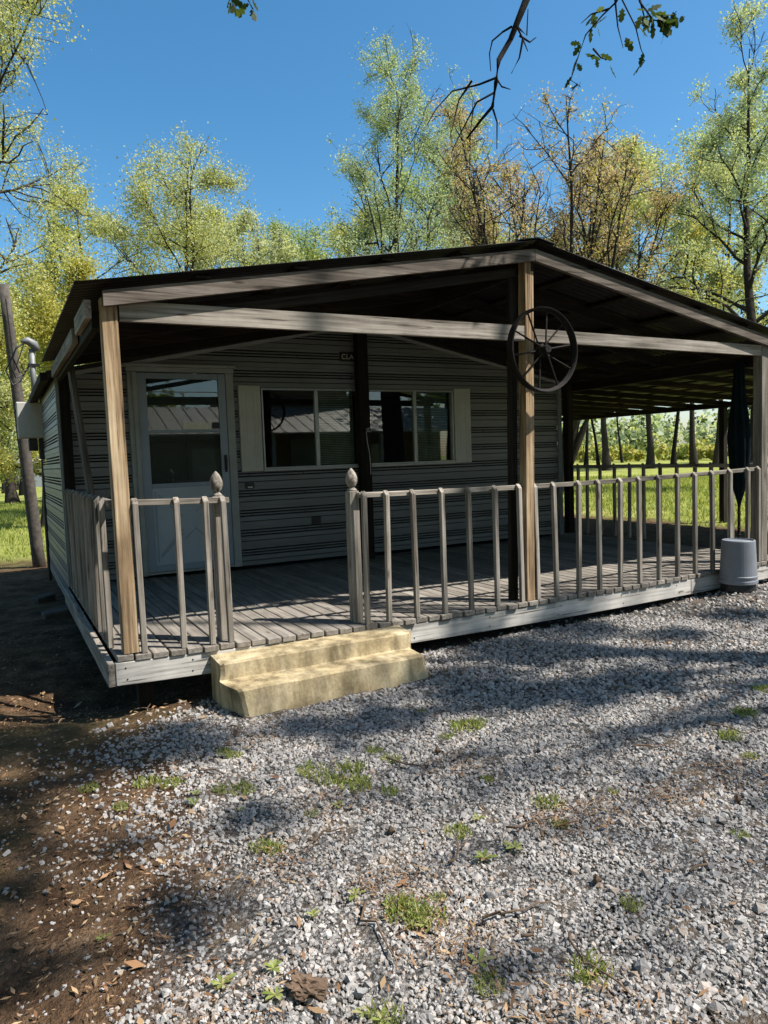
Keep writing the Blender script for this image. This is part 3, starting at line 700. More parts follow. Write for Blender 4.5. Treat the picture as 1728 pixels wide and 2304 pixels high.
block('meter', -.16, -.06, EY+.02, EY+.12, 1.30, 1.444, MBLACK, eb, .01); block('meter', -.055, .02, EY+.01, EY+.1, 1.20, 1.444, MBLACK, eb, .01)
MB().tube([(-.06, EY+.07, 1.86), (-.055, EY+.07, 2.48)], .032, 12).build('mast', MSTEEL, eb, (-.06, EY, 2), True)
MB().tube([(-.075, EY+.07, 1.86), (-.07, EY+.07, 1.97)], .05, 10).build('bushing', MSTEEL, eb, (-.06, EY, 1.9), True)
MB().tube([(.0, EY+.07, 2.47), (-.03, EY+.05, 2.53), (-.10, EY+.02, 2.57), (-.16, EY, 2.55)], [.04, .052, .045, .02], 12).build('weatherhead', MSTEEL, eb, (-.06, EY, 2.5), True)
MB().box(-.11, .02, EY+.03, EY+.10, 2.28, 2.31).build('clamp', MBLACK, eb, (-.05, EY, 2.3))
for k, (a, b, c_) in enumerate(((-.30, 2.30, .0), (-.34, 2.22, .03), (-.26, 2.36, -.03))):
    MB().tube([(-.13, EY, 2.54), (-.22, EY-.02+c_, 2.47), (a, EY+c_, b), (a+.06, EY+.02, b-.16), (a+.14, EY+.05, b-.12), (-.10, EY+.07, 2.28)], .009, 6).build('drop_cable', MBLACK, eb, (-.2, EY, 2.4), True)
MB().tube([(-.13, EY, 2.54), t_+(b_-t_)*.28+np.array([0, -.1, 0]), t_+(b_-t_)*.05+np.array([.0, -.1, 0])], .008, 6).build('service_wire', MBLACK, eb, (-.2, EY, 2.6))
MB().tube([(.0, HB-.05, 1.2), (-.012, HB-.05, .6), (-.012, HB-.05, -.3)], .022, 8).build('conduit', MBLACK, eb, (0, HB, .5))

# ------------------------------------------------------------------ loose blocks at the house side
for k, (x, y, rzr, lb) in enumerate(((-.10, 3.2, 12, 'loose concrete block under the house side, lying flat beside the deck corner'), (-.17, 4.2, 40, 'loose concrete block tipped askew below the electric box'))):
    z = float(gz(x, y)); o = obj('loose_block', bbox(.24, .13, .09, .01), MPOLE, None, (x, y, z+.02), (R(rd.uniform(-8, 8)), R(rd.uniform(-8, 8)), R(rzr)))
    if not o.data.materials: o.data.materials.append(MPOLE)
    tag(o, lb, 'block')
# ------------------------------------------------------------------ trees
GA = 2.39996
def frame_tube(pts, rad, n):
    k = len(pts); T = np.gradient(pts, axis=0); T /= np.linalg.norm(T, axis=1, keepdims=True)+1e-9
    ref = np.where(np.abs(T[:, 2:3]) < .92, np.array([[0, 0, 1.]]), np.array([[1., 0, 0]]))
    A = np.cross(T, ref); A /= np.linalg.norm(A, axis=1, keepdims=True)+1e-9; B = np.cross(T, A)
    an = np.arange(n)*2*math.pi/n
    V = pts[:, None, :]+rad[:, None, None]*(A[:, None, :]*np.cos(an)[None, :, None]+B[:, None, :]*np.sin(an)[None, :, None])
    i = np.arange(k-1)[:, None]*n; j = np.arange(n)[None, :]; j2 = (j+1) % n
    F = np.stack([i+j, i+j2, i+n+j2, i+n+j], -1).reshape(-1, 4)
    return V.reshape(-1, 3), F
class Wood:
    def __init__(s): s.V = []; s.F = []; s.n = 0
    def add(s, pts, r0, r1, n=5, flare=0):
        pts = np.asarray(pts, float); u = np.linspace(0, 1, len(pts)); rad = r0+(r1-r0)*u
        if flare: rad = rad*(1+flare*np.exp(-u*22))
        V, F = frame_tube(pts, rad, n); s.V.append(V); s.F.append(F+s.n); s.n += len(V)
    def mesh(s, name, mat): return np_mesh(name, np.concatenate(s.V), np.concatenate(s.F), mat, True)
def wander(rng, p, d, L, k, wob, curl=0):
    pts = [p]; d = d/np.linalg.norm(d)
    for i in range(k):
        d = d+rng.normal(0, wob, 3)+np.array([0, 0, curl]); d /= np.linalg.norm(d); p = p+d*L/k; pts.append(p)
    return np.array(pts)
def leaf_quads(rng, C, size, aspect=.55):
    n = len(C); a = rng.normal(0, 1, (n, 3)); a /= np.linalg.norm(a, axis=1, keepdims=True); b = rng.normal(0, 1, (n, 3)); b = np.cross(a, b); b /= np.linalg.norm(b, axis=1, keepdims=True)
    s = size*rng.lognormal(0, .3, (n, 1)); u = a*s*.5; v = b*s*.5*aspect
    V = np.stack([C-u, C-v*1.0+u*.1, C+u, C+v*1.0+u*.1], 1).reshape(-1, 3); F = np.arange(4*n).reshape(n, 4)
    return V, F
def leaf_tris(rng, C, size):
    n = len(C); s = size*rng.uniform(.7, 1.3, (n, 1)); a = rng.normal(0, 1, (n, 3)); a /= np.linalg.norm(a, axis=1, keepdims=True); b = np.cross(a, rng.normal(0, 1, (n, 3))); b /= np.linalg.norm(b, axis=1, keepdims=True)
    return np.stack([C-a*s*.55, C+a*s*.4+b*s*.36, C+a*s*.3-b*s*.4], 1).reshape(-1, 3), np.arange(3*n).reshape(n, 3)
def tree(name, label, px, dist, top_px, crown_px, kind, leaf, nleaf, shape='round', base_f=.3, r0=None, seed=1, lsize=.13, nprim=16, mats=None, bark=None, group=None, lean=0, spread=.30, pos=None, up=.55, stems=1, gate=.02):
    rng = np.random.default_rng(seed)
    if pos is None: x, y, z = far(px, dist)
    else: x, y, z = pos
    H = (1010-top_px)/FPX*dist*1.0+CAM[2]-z if pos is None else top_px
    Wd = crown_px/FPX*dist if pos is None else crown_px
    z = z-.15; base = np.array([x, y, z]); r0 = r0 or .011*H+.05
    wd = Wood(); LP = []; LW = []
    prof = {'round': lambda t: math.sin(math.pi*min(1, .18+.80*t))**.7, 'cone': lambda t: 1.05-.85*t, 'vase': lambda t: .45+.65*t, 'tall': lambda t: (.7+.3*math.sin(math.pi*min(1, t*1.25+.1)))*(1-.32*t)}[shape]
    trunks = []
    for s in range(stems):
        az = s*2*math.pi/stems+rng.uniform(0, 1); d0 = np.array([math.cos(az)*rng.uniform(.15, .42)*(stems > 1)+lean, math.sin(az)*rng.uniform(.15, .42)*(stems > 1), 1.0])
        st = wander(rng, base.copy(), d0, H*.98*(1-.25*(s > 0)*rng.random()), 12, .05, .02); trunks.append(st)
        wd.add(st, r0*(1 if stems == 1 else .62), .012, 9, .7)
    for st in trunks:
        for i in range(nprim):
            t = (i+rng.uniform(.1, .9))/nprim; h = base_f+(1-base_f)*t*.97; q = h*12; k = min(int(q), 11); p = st[k]+(st[k+1]-st[k])*(q-k)
            az = i*GA+rng.normal(0, .4); L = max(.35, Wd*prof(t)*rng.uniform(.72, 1.15))/(1 if stems == 1 else 1.35)
            el = up+rng.normal(0, .16)+(.35 if shape in ('tall', 'vase') else 0)+.25*t
            d = np.array([math.cos(az)*math.cos(el), math.sin(az)*math.cos(el), math.sin(el)])
            br = wander(rng, p, d, L, 7, .13, .03); rb = max(.018, r0*(1-h)*.55); wd.add(br, rb, .010, 5)
            for j in range(5+int(L*1.2)):
                u = rng.uniform(.25, 1)*7; kk = min(int(u), 6); p2 = br[kk]+(br[kk+1]-br[kk])*(u-kk); L2 = L*rng.uniform(.22, .48)
                d2 = (br[kk+1]-br[kk])/(L/7)+rng.normal(0, .75, 3)+np.array([0, 0, .18]); b2 = wander(rng, p2, d2, L2, 4, .2, .02)
                wd.add(b2, max(.012, rb*.45), .007, 4); LP.append(b2[1:]); LW.append(np.full(4, 1.0))
                for m_ in range(3 if dist < 40 and pos is None else 1):
                    kk2 = rng.integers(1, 5); d3 = rng.normal(0, 1, 3)+np.array([0, 0, .3]); b3 = wander(rng, b2[kk2], d3, L2*.5, 2, .2); wd.add(b3, .008, .004, 3); LP.append(b3); LW.append(np.array([.8, 1, 1.4]))
    P = np.concatenate(LP); wts = np.concatenate(LW); wts /= wts.sum()
    # whole twigs carry leaves or stay bare, so the crown breaks into clumps with gaps
    cl = np.sin(P[:, 0]*2.3+seed)*np.sin(P[:, 1]*2.1+seed*2)*np.sin(P[:, 2]*2.4)+rng.normal(0, .25, len(P)); wts = wts*(cl > gate); wts /= wts.sum()
    root = thing(name, label, 'tree', base, group)
    obj('trunk', wd.mesh('trunk', bark or MBARK), None, root)
    root.children[0].location = -WLOC[root]
    mats = mats or [(leaf, 1.0)]
    for li, (mk, fr) in enumerate(mats):
        n = int(nleaf*fr*1.9); kc = 16; nc = n//kc; sg = np.repeat(spread*rng.uniform(.22, .62, nc), kc)[:, None]; C = np.repeat(P[rng.choice(len(P), nc, p=wts)], kc, 0)+rng.normal(0, 1, (nc*kc, 3))*sg; V, F = leaf_tris(rng, C, lsize*.82)
        o = obj('crown' if li == 0 else 'foliage_tips', np_mesh('crown', V, F, MLF[mk]), None, root); o.location = -WLOC[root]
    return root
# trees behind and beside the house
tree('oak_tree', 'big pale green oak with long bare limbs reaching in beyond the leaning pole', -110, 15, 30, 330, 'oak', 'pale', 30000, 'round', .25, seed=11, lsize=.056, nprim=17, mats=[('pale', .55), ('yellow', .45)], spread=.34)
tree('round_tree', 'rounded yellow green tree with a dark forked trunk behind the left roof slope', 385, 23, 350, 240, 'oak', 'pale', 30000, 'round', .2, seed=23, lsize=.074, nprim=20, mats=[('pale', .6), ('yellow', .4)], spread=.4)
tree('maple_tree', 'bright yellow leaved tree right behind the electric box and pole', 95, 19, 560, 200, 'x', 'yellow', 26000, 'round', .12, seed=31, lsize=.07, nprim=14, mats=[('yellow', .6), ('gold', .4)], spread=.36)
tree('slender_tree', 'tall slender mint green tree with upright leader, highest one behind the roof', 905, 27, 200, 300, 'x', 'mint', 27000, 'tall', .12, seed=42, lsize=.08, nprim=26, mats=[('mint', .75), ('green', .25)], spread=.32, up=.5)
tree('slender_tree', 'tall mint green tree just beside the bare reddish tree, its top slightly lower', 1062, 30, 215, 210, 'x', 'mint', 13000, 'tall', .15, seed=47, lsize=.10, nprim=22, spread=.34, up=.5)
tree('budding_tree', 'fan shaped nearly bare tree with reddish brown buds behind the roof ridge', 1250, 22, 235, 230, 'x', 'bud', 26000, 'round', .3, seed=53, lsize=.075, nprim=13, mats=[('bud', .85), ('gold', .15)], spread=.26, gate=-.35, stems=11, up=.8, r0=.2)
tree('tall_tree', 'tall sparse grey green tree rising beyond the right roof slope', 1700, 23, 170, 230, 'x', 'mint', 14000, 'tall', .2, seed=61, lsize=.085, nprim=24, mats=[('mint', .6), ('pale', .4)], spread=.3, up=.25)
tree('tall_tree', 'second sparse tall tree beside the tallest grey green one, with drooping limbs', 1611, 52, 300, 150, 'x', 'pale', 14000, 'tall', .2, seed=66, lsize=.17, nprim=18, spread=.5, r0=.17, up=.2)
fill = [(585, 34, 470, 170, 'pale', 'small pale tree peeping over the left roof slope beside a bare sapling'), (700, 36, 450, 190, 'green', 'low green tree over the left roof slope, left of the tall mint one'), (775, 34, 460, 200, 'yellow', 'bushy yellow green tree at the foot of the tall mint one'),
 (970, 38, 420, 260, 'green', 'dense green tree filling in below the two tall mint ones'), (1120, 34, 470, 200, 'gold', 'golden green bushy tree behind the roof ridge'), (1365, 47, 400, 200, 'pale', 'pale green crown behind the right side of the bare reddish tree'),
 (1463, 49, 470, 190, 'gold', 'golden leaved tree over the right roof slope'), (1562, 56, 410, 200, 'mint', 'pale mint tree behind the golden one over the right roof slope'), (225, 30, 390, 220, 'yellow', 'yellow green tree between the oak limbs and the rounded tree'),
 (490, 34, 440, 180, 'pale', 'pale tree at the right flank of the rounded yellow green tree'), (20, 33, 640, 150, 'green', 'green tree low behind the leaning pole')]
for k, (px, ds, tp, cw, mk, lb) in enumerate(fill):
    tree('leafy_tree', lb, px, ds, tp, cw, 'x', mk, 11000, 'round', .15 if px < 1300 else .42, seed=100+k, lsize=.125*ds/34, nprim=13, spread=.5*ds/34, r0=.20, group='trees behind the house')
tree('pine_tree', 'dark pine top showing above the yellow foliage near the pole', 48, 45, 560, 55, 'x', 'pine', 5000, 'cone', .3, seed=77, lsize=.22, nprim=22, spread=.3, up=-.05, bark=MBARKD)
# field trees seen under the carport roof
ft = [(1256, 50, 'pale'), (1318, 58, 'green'), (1347, 52, 'green'), (1400, 66, 'mint'), (1515, 55, 'pale'), (1690, 60, 'pine')]
fr = [.08, .13, .10, .09, .15, .18]
fl = ['slim grey trunk nearest the house corner at the edge of the far field', 'thin dark trunk standing in front of yellow shrubs, next to the slim grey one', 'thin leaning trunk touching the thick trunk in the far field', 'slight trunk far back against the yellow shrubs', 'straight dark trunk to the right of the thickest one in the field', 'dark evergreen beside the teal cloth bundle at the edge of the far field']
for k, ((px, ds, mk), r_, lb) in enumerate(zip(ft, fr, fl)):
    tree('field_tree', lb, px, ds, 560+20*(k % 3), 75, 'x', mk, 3200, 'round', .5 if k != 5 else .05, r0=r_, seed=200+k, lsize=.28, nprim=11, spread=.6, bark=MBARKD, group='trees standing in the far field')
lt = [(8, 52, .2), (30, 60, .17), (112, 64, .2), (142, 58, .17), (-30, 56, .2)]
ll = ['pale trunk at the far lawn edge left of the white shed', 'narrow trunk just left of the white shed', 'trunk just right of the white shed', 'trunk far behind the conduit at the house corner', 'trunk farthest from the shed at the lawn edge']
for k, ((px, ds, r_), lb) in enumerate(zip(lt, ll)):
    tree('field_tree', lb, px, ds, 640, 80, 'x', 'yellow', 2600, 'round', .42, r0=r_, seed=240+k, lsize=.28, nprim=10, spread=.6, group='trees at the far left lawn edge')
# far wood and shrub line: one mass each
def mass(name, label, cat, boxes, mats, seed, lsize):
    rng = np.random.default_rng(seed)
    C = []
    for (px0, px1, d0, d1, h0, h1, n, m_) in boxes:
        for _ in range(n):
            px = rng.uniform(px0, px1); d = rng.uniform(d0, d1); x, y, z = far(px, d); hh = rng.uniform(h0, h1); rr = hh*rng.uniform(.28, .5)
            q = rng.normal(0, 1, (m_, 3)); q /= np.linalg.norm(q, axis=1, keepdims=True); q *= (rng.random((m_, 1))**.4)
            C.append(np.array([x, y, z+hh*.55])+q*np.array([rr, rr, hh*.48]))
    C = np.concatenate(C); C[:, 2] = np.maximum(C[:, 2], -.4)
    pick = rng.integers(0, len(mats), len(C)); root = None
    V, F = leaf_quads(rng, C, lsize, .8)
    me = np_mesh(name, V, F, None)
    for mk in mats: me.materials.append(MLF[mk])
    me.polygons.foreach_set('material_index', pick.astype(np.int32))
    o = obj(name, me); tag(o, label, cat, kind='stuff'); return o
mass('far_wood', 'hazy far wood closing the field behind the shrubs', 'wood', [(-500, 2300, 84, 115, 4, 6.5, 300, 150)], ['mint', 'pale', 'mint', 'oak'], 5, .5)
mass('shrub_line', 'bright yellow green shrub line along the far edge of the field', 'shrubs', [(1180, 2100, 68, 75, 1.0, 1.9, 120, 120), (-400, 160, 66, 72, .8, 1.7, 20, 120)], ['yellow', 'gold', 'green'], 6, .32)
# white shed far behind the left lawn
sx_, sy_, sz_ = far(74, 66)
shd = thing('shed', 'small white shed with grey door far across the left lawn', 'shed', (sx_, sy_, sz_))
MB().box(sx_-2.3, sx_+2.3, sy_, sy_+3, sz_-.2, sz_+2.0).build('wall', MTRIM, shd, (sx_, sy_, sz_)); MB().box(sx_-.9, sx_+.9, sy_-.05, sy_, sz_, sz_+1.6).build('door', simple('grey_door', (.2, .22, .24)), shd, (sx_, sy_, sz_))
MB().hexa([(sx_-2.6, sy_-.3, sz_+2), (sx_+2.6, sy_-.3, sz_+2), (sx_+2.6, sy_+3.3, sz_+2), (sx_-2.6, sy_+3.3, sz_+2), (sx_-2.6, sy_+1.2, sz_+2.9), (sx_+2.6, sy_+1.2, sz_+2.9), (sx_+2.6, sy_+1.8, sz_+2.9), (sx_-2.6, sy_+1.8, sz_+2.9)]).build('roof', MPALEROOF, shd, (sx_, sy_, sz_+2))

# ------------------------------------------------------------------ overhanging oak by the camera: its limbs hang into view and shade the gravel
def oak_leaf_template():
    o = [(0, 0), (.07, .12), (.20, .22), (.12, .36), (.30, .52), (.16, .62), (.20, .80), (0, 1.0)]
    pts = [(x, y, -.10*abs(x)*2+.06*math.sin(y*3)) for x, y in o]+[(-x, y, -.10*abs(x)*2+.06*math.sin(y*3)) for x, y in o[-2:0:-1]]
    return np.array(pts)
OL = oak_leaf_template()
def oak_leaves(rng, C, size, down=.7):
    n = len(C); k = len(OL); d = rng.normal(0, .55, (n, 3))+np.array([0, 0, -down]); d /= np.linalg.norm(d, axis=1, keepdims=True)
    s = np.cross(d, rng.normal(0, 1, (n, 3))); s /= np.linalg.norm(s, axis=1, keepdims=True); q = np.cross(s, d); L = (size*rng.lognormal(0, .25, n))[:, None, None]
    V = C[:, None, :]+L*(OL[None, :, 0:1]*s[:, None, :]+OL[None, :, 1:2]*d[:, None, :]+OL[None, :, 2:3]*q[:, None, :])
    return V.reshape(-1, 3), np.arange(n*k).reshape(n, k)
rng = np.random.default_rng(91)
tp = np.array([8.2, -5.6, float(gz(8.2, -5.6))-.2])
ok = thing('overhanging_oak', 'oak whose thin dark limbs and leaves hang down over the porch roof', 'tree', tp)
wd = Wood(); LC = []
trunk = wander(rng, tp.copy(), np.array([-.06, .03, 1.]), 9.5, 12, .03); wd.add(trunk, .30, .10, 12, .6)
def P3(px, py, d): v = FWD+RT*(px-CW/2)/FPX-UP*(py-CH/2)/FPX; return CAM+v*d
def limb(pts, r0, r1): wd.add(np.array(pts), r0, r1, 6)
# limb that crosses the top of the view
main = [trunk[9], np.array([6.6, -3.6, 8.3]), P3(1330, -420, 5.6), P3(1230, -150, 5.35), P3(1186, -5, 5.2), P3(1163, 52, 5.15), P3(1149, 88, 5.2), P3(1122, 135, 5.15), P3(1116, 185, 5.1), P3(1108, 240, 5.15), P3(1084, 268, 5.2), P3(1050, 312, 5.3)]
limb(main[:5], .07, .030); limb(main[4:], .026, .007)
for a in ([(1149, 60), (1128, 72), (1108, 92), (1104, 120), (1108, 160)], [(1116, 175), (1075, 190), (1020, 205), (985, 245), (962, 282)], [(1110, 208), (1075, 230), (1040, 290), (1015, 345)], [(1060, 182), (1030, 225), (1012, 310)], [(1105, 245), (1120, 275), (1121, 335)], [(1163, 60), (1177, 85), (1184, 115)], [(1165, 62), (1186, 80), (1187, 20)], [(1175, 85), (1165, 130), (1148, 165)], [(1170, 80), (1190, 95), (1208, 84)], [(1118, 180), (1130, 195), (1146, 201)]):
    dd = 5.15+rng.uniform(-.15, .15); pts = [P3(p[0]+rng.normal(0, 2), p[1], dd+.05*i*rng.normal(0, 1)) for i, p in enumerate(a)]; limb(pts, .0085, .003)
m2 = [trunk[10], np.array([6.4, -3.0, 8.9]), P3(1480, -350, 4.9), P3(1420, -60, 4.8)]
limb(m2, .06, .016)
for a, nl in (([(1420, -60), (1386, 5), (1355, 35), (1318, 78), (1300, 130), (1284, 180), (1306, 195)], 14), ([(1370, 20), (1330, 32), (1308, 52)], 4), ([(1384, 0), (1390, 60), (1402, 108)], 2), ([(1420, -60), (1400, 0), (1430, 60), (1442, 110), (1450, 130)], 3), ([(1420, -60), (1440, 5), (1470, 45), (1500, 50), (1522, 25)], 34), ([(1440, 0), (1450, 40), (1440, 45)], 12), ([(1335, 110), (1352, 130), (1366, 135)], 3)):
    dd = 4.75+rng.uniform(-.1, .1); pts = np.array([P3(p[0], p[1], dd+.04*rng.normal()) for p in a]); limb(pts, .007, .0022)
    u = rng.uniform(.35, 1, nl)*(len(pts)-1); k = np.minimum(u.astype(int), len(pts)-2); LC.append(pts[k]+(pts[k+1]-pts[k])*(u-k)[:, None]+rng.normal(0, .018, (nl, 3)))
m3 = [trunk[10], np.array([5, -3.2, 9.6]), np.array([2.6, -1.6, 7.6]), P3(640, -320, 5.6), P3(540, -60, 5.2)]
limb(m3, .06, .010)
for a in ([(540, -60), (525, 0), (522, 20)], [(540, -60), (558, 0), (565, 14)]):
    pts = np.array([P3(p[0], p[1], 5.2) for p in a]); limb(pts, .006, .002); LC.append(pts[rng.integers(1, 3, 7)]+rng.normal(0, .02, (7, 3)))
near = np.concatenate(LC); Vn, Fn = oak_leaves(rng, near, .085)
# crown clumps that stand between the sun and the driveway
SH = [(60, 1650, .36), (230, 1690, .34), (380, 1665, .30), (20, 1780, .22), (700, 1635, .15), (850, 1610, .2), (1020, 1535, .34), (1150, 1470, .40), (1290, 1425, .38), (1120, 1575, .26), (1290, 1560, .28), (1430, 1535, .24), (1500, 1440, .22), (1650, 1400, .26), (400, 2010, .11), (425, 2090, .10), (560, 1830, .09), (20, 1990, .14), (-60, 2150, .2), (1120, 2180, .08), (-40, 1870, .2), (120, 1900, .08), (150, 2140, .08), (300, 1880, .07)]
CR = []
for k, (px, py, rr) in enumerate(SH):
    g = at(px, py, z=-.28); t = rng.uniform(8.0, 10.0); c = g+SUN*t
    n = int(620*rr*rr/.16); q = rng.normal(0, 1, (n, 3)); q /= np.linalg.norm(q, axis=1, keepdims=True); q *= rng.random((n, 1))**.5
    CR.append(c+q*np.array([rr, rr, rr*.8]))
    k0 = rng.integers(7, 12); b = wander(rng, trunk[k0], c-trunk[k0], np.linalg.norm(c-trunk[k0])*1.0, 6, .05); b = b+(c-b[-1])*np.linspace(0, 1, 7)[:, None]; wd.add(b, .035, .008, 5)
    for _ in range(5): wd.add(wander(rng, b[rng.integers(4, 7)], rng.normal(0, 1, 3), rr*1.1, 3, .2), .010, .003, 4)
# thinner scatter through the rest of the crown
cc = rng.normal(0, 1, (60, 3))*np.array([2.2, 1.8, 1.0])+np.array([8.0, -6.4, 8.6])
for c in cc: CR.append(c+rng.normal(0, .28, (60, 3)))
CR = np.concatenate(CR); Vc, Fc = oak_leaves(rng, CR, .10, .2)
o = obj('trunk', wd.mesh('trunk', MBARKD), None, ok); o.location = -WLOC[ok]
o = obj('crown', np_mesh('crown', np.concatenate([Vn, Vc]), np.concatenate([Fn, Fc+len(Vn)]), MLF['oak']), None, ok); o.location = -WLOC[ok]
# added unseen trees around the yard, dense to keep sky light off the porch
YT = [(-8, -10, 13, 4.6, 'broad dense tree added beyond the left dirt to screen the sky'), (-12, -2, 13, 4.2, 'dense tree added to the side of the leaning pole to screen the sky'), (20, -20, 14, 4.6, 'dense tree added at the neighbouring brick house corner to screen the sky'), (-2.5, -16, 15, 5.2, 'tall dense tree added across the drive from the concrete steps to screen the sky'), (4, -24, 16, 5.5, 'dense sky-screening tree added behind the neighbouring brick house, close to its left end'), (13, -25, 16, 5.5, 'dense sky-screening tree added behind the neighbouring brick house, close to its right end'), (25, -9, 13, 4.6, 'dense tree added beyond the carport side to screen the sky'), (-14, -14, 15, 5, 'dense sky-screening tree added farthest from the house at the left yard corner'), (-5.5, -5.2, 10, 3.4, 'dense tree added on the bare dirt left of the drive to screen the sky')]
for k, (x, y, h, wd_, lb) in enumerate(YT):
    tree('sky_screen_tree', lb, 0, 20, h, wd_, 'x', 'green', 7000, 'round', .2, r0=.25, seed=300+k, lsize=.42, nprim=16, spread=.9, pos=(x, y, float(gz(x, y))), group='added unseen trees holding back sky light')
# neighbouring house facing the porch (seen in the window panes)
nbx, nby = 9.5, -15.0; ngz = float(gz(nbx, nby))
nh = thing('neighbour_house', 'brick house with pale ribbed metal roof across the drive, mirrored in the windows', 'house', (nbx, nby, ngz))
MB().box(nbx-6, nbx+6, nby-6, nby, ngz-.2, 2.05).build('wall', MBRICK, nh, (nbx, nby, 0))
MB().add([(nbx-3.5, nby+.05, 2.0), (nbx+3.5, nby+.05, 2.0), (nbx, nby+.05, 5.2), (nbx-3.5, nby-5.9, 2.0), (nbx+3.5, nby-5.9, 2.0), (nbx, nby-5.9, 5.2)], [(0, 1, 2), (5, 4, 3), (1, 4, 5, 2), (0, 2, 5, 3), (0, 3, 4, 1)]).build('gable', MBRICK, nh, (nbx, nby, 2))
nr = MB().hexa([(nbx-6.4, nby+2.6, 1.95), (nbx+6.4, nby+2.6, 1.95), (nbx+6.4, nby+.06, 2.95), (nbx-6.4, nby+.06, 2.95), (nbx-6.4, nby+2.6, 2.0), (nbx+6.4, nby+2.6, 2.0), (nbx+6.4, nby+.06, 3.0), (nbx-6.4, nby+.06, 3.0)]).build('roof', MPALEROOF, nh, (nbx, nby, 2))
for k in range(28):
    x = nbx-6.2+k*.46; beam('rib', (x, nby+2.58, 2.012), (x, nby+.08, 3.008), .05, .035, MPALEROOF, nr, 0)
for x in (nbx-6.2, nbx-2, nbx+2, nbx+6.2): block('post', x-.07, x+.07, nby+2.3, nby+2.44, ngz-.1, 1.98, MTRIM, nh)
block('door', nbx-.5, nbx+.5, nby, nby+.05, ngz, 1.85, MTRIM, nh)
for x in (nbx-3.4, nbx+3.4): block('window', x-.7, x+.7, nby, nby+.04, .5, 1.6, MALU, nh)
# ------------------------------------------------------------------ gravel
def inside_steps(x, y): return ((x > .54) & (x < 1.79) & (y > -.46) & (y < .1))
def gravel_mask(x, y, rng):
    xb = .55+.38*y+.25*np.sin(y*2.3)+.12*np.sin(y*6+1); f = 1/(1+np.exp(-(x-xb)/.16)); f = np.maximum(f, .008)
    f = f*(1/(1+np.exp((y-.02)/.04)))
    f = np.where(inside_steps(x, y), 0, f); return rng.random(len(x)) < f
ICO = None
def ico():
    bm = bmesh.new(); bmesh.ops.create_icosphere(bm, subdivisions=1, radius=1); V = np.array([v.co[:] for v in bm.verts]); F = np.array([[v.index for v in f.verts] for f in bm.faces]); bm.free(); return V, F
IV, IF = ico()
srng = np.random.default_rng(17)
CF = np.array([(0, 2, 1), (0, 3, 2), (4, 5, 6), (4, 6, 7)]+[q for i in range(4) for q in ((i, (i+1) % 4, 4+i), ((i+1) % 4, 4+(i+1) % 4, 4+i))])
def templates(k):
    out = []
    for i in range(k):
        an = np.arange(4)*math.pi/2; an = np.concatenate([an, an+math.pi/4])+srng.normal(0, .22, 8); rr = np.concatenate([srng.uniform(.75, 1.15, 4), srng.uniform(.4, .95, 4)]); zz = np.concatenate([srng.uniform(-.9, -.35, 4), srng.uniform(.2, .9, 4)])
        out.append(np.stack([rr*np.cos(an)*1.2, rr*np.sin(an)*.95, zz*.72], 1)*srng.uniform(.85, 1.15, 3))
    return out
TPL = templates(14)
def rotmats(n, tilt, rng):
    az = rng.uniform(0, 2*math.pi, n); a = rng.normal(0, tilt, n); b = rng.normal(0, tilt, n)
    def mk(c, s, ax):
        M_ = np.zeros((n, 3, 3)); M_[:, ax, ax] = 1; i, j = [(1, 2), (0, 2), (0, 1)][ax]; M_[:, i, i] = c; M_[:, j, j] = c; M_[:, i, j] = -s; M_[:, j, i] = s; return M_
    return np.einsum('nij,njk,nkl->nil', mk(np.cos(az), np.sin(az), 2), mk(np.cos(a), np.sin(a), 0), mk(np.cos(b), np.sin(b), 1))
def scatter(rng, d0, d1, dens, half=R(58)):
    area = half*(d1*d1-d0*d0); n = int(area*dens); d = np.sqrt(rng.uniform(d0*d0, d1*d1, n)); a = _y+rng.uniform(-half, half, n)
    x, y = CAM[0]+d*np.sin(a), CAM[1]+d*np.cos(a); k = gravel_mask(x, y, rng); return x[k], y[k], d[k]
XS, YS, SZ = [], [], []
for d0, d1, dens, s in ((.9, 2.6, 10200, .0058), (2.6, 4.0, 6800, .0070), (4.0, 6.0, 2600, .0106), (6.0, 10.5, 480, .020)):
    x, y, d = scatter(srng, d0, d1, dens); XS.append(x); YS.append(y); SZ.append(s*srng.lognormal(0, .38, len(x)))
XS, YS, SZ = map(np.concatenate, (XS, YS, SZ)); SZ = np.minimum(SZ, .019)
ti = srng.integers(0, len(TPL), len(XS)); TV = np.stack(TPL)[ti]; RM = rotmats(len(XS), .35, srng)
V = np.einsum('nij,nkj->nki', RM, TV)*SZ[:, None, None]; V[:, :, 0] += XS[:, None]; V[:, :, 1] += YS[:, None]; V[:, :, 2] += (gz(XS, YS)+SZ*.22)[:, None]
F = (CF[None]+np.arange(len(XS))[:, None, None]*8).reshape(-1, 3)
gv = obj('gravel', np_mesh('gravel', V.reshape(-1, 3), F, MSTONE)); tag(gv, 'loose grey crushed stone covering the drive in front of the porch', 'gravel', kind='stuff')
# the largest stones, one object each
STM = []
for i in range(8):
    me = np_mesh('stone', TPL[i]*.0165, CF, simple('stone_%s' % 'abcdefgh'[i], [(.29, .28, .27), (.23, .222, .215), (.34, .325, .31), (.2, .192, .187), (.27, .24, .215), (.31, .3, .29), (.18, .172, .168), (.38, .365, .345)][i], .85, 0, .2, 40, .3, .4)); STM.append(me)
x, y, d = scatter(srng, 1.5, 4.6, 34); k = srng.permutation(len(x))[:270]
for i in k:
    o = obj('stone', STM[srng.integers(0, 8)], None, ground, (x[i], y[i], float(gz(x[i], y[i]))+.012), (srng.normal(0, .3), srng.normal(0, .3), srng.uniform(0, 6.28))); s = srng.uniform(.7, 1.15); o.scale = (s, s, s)
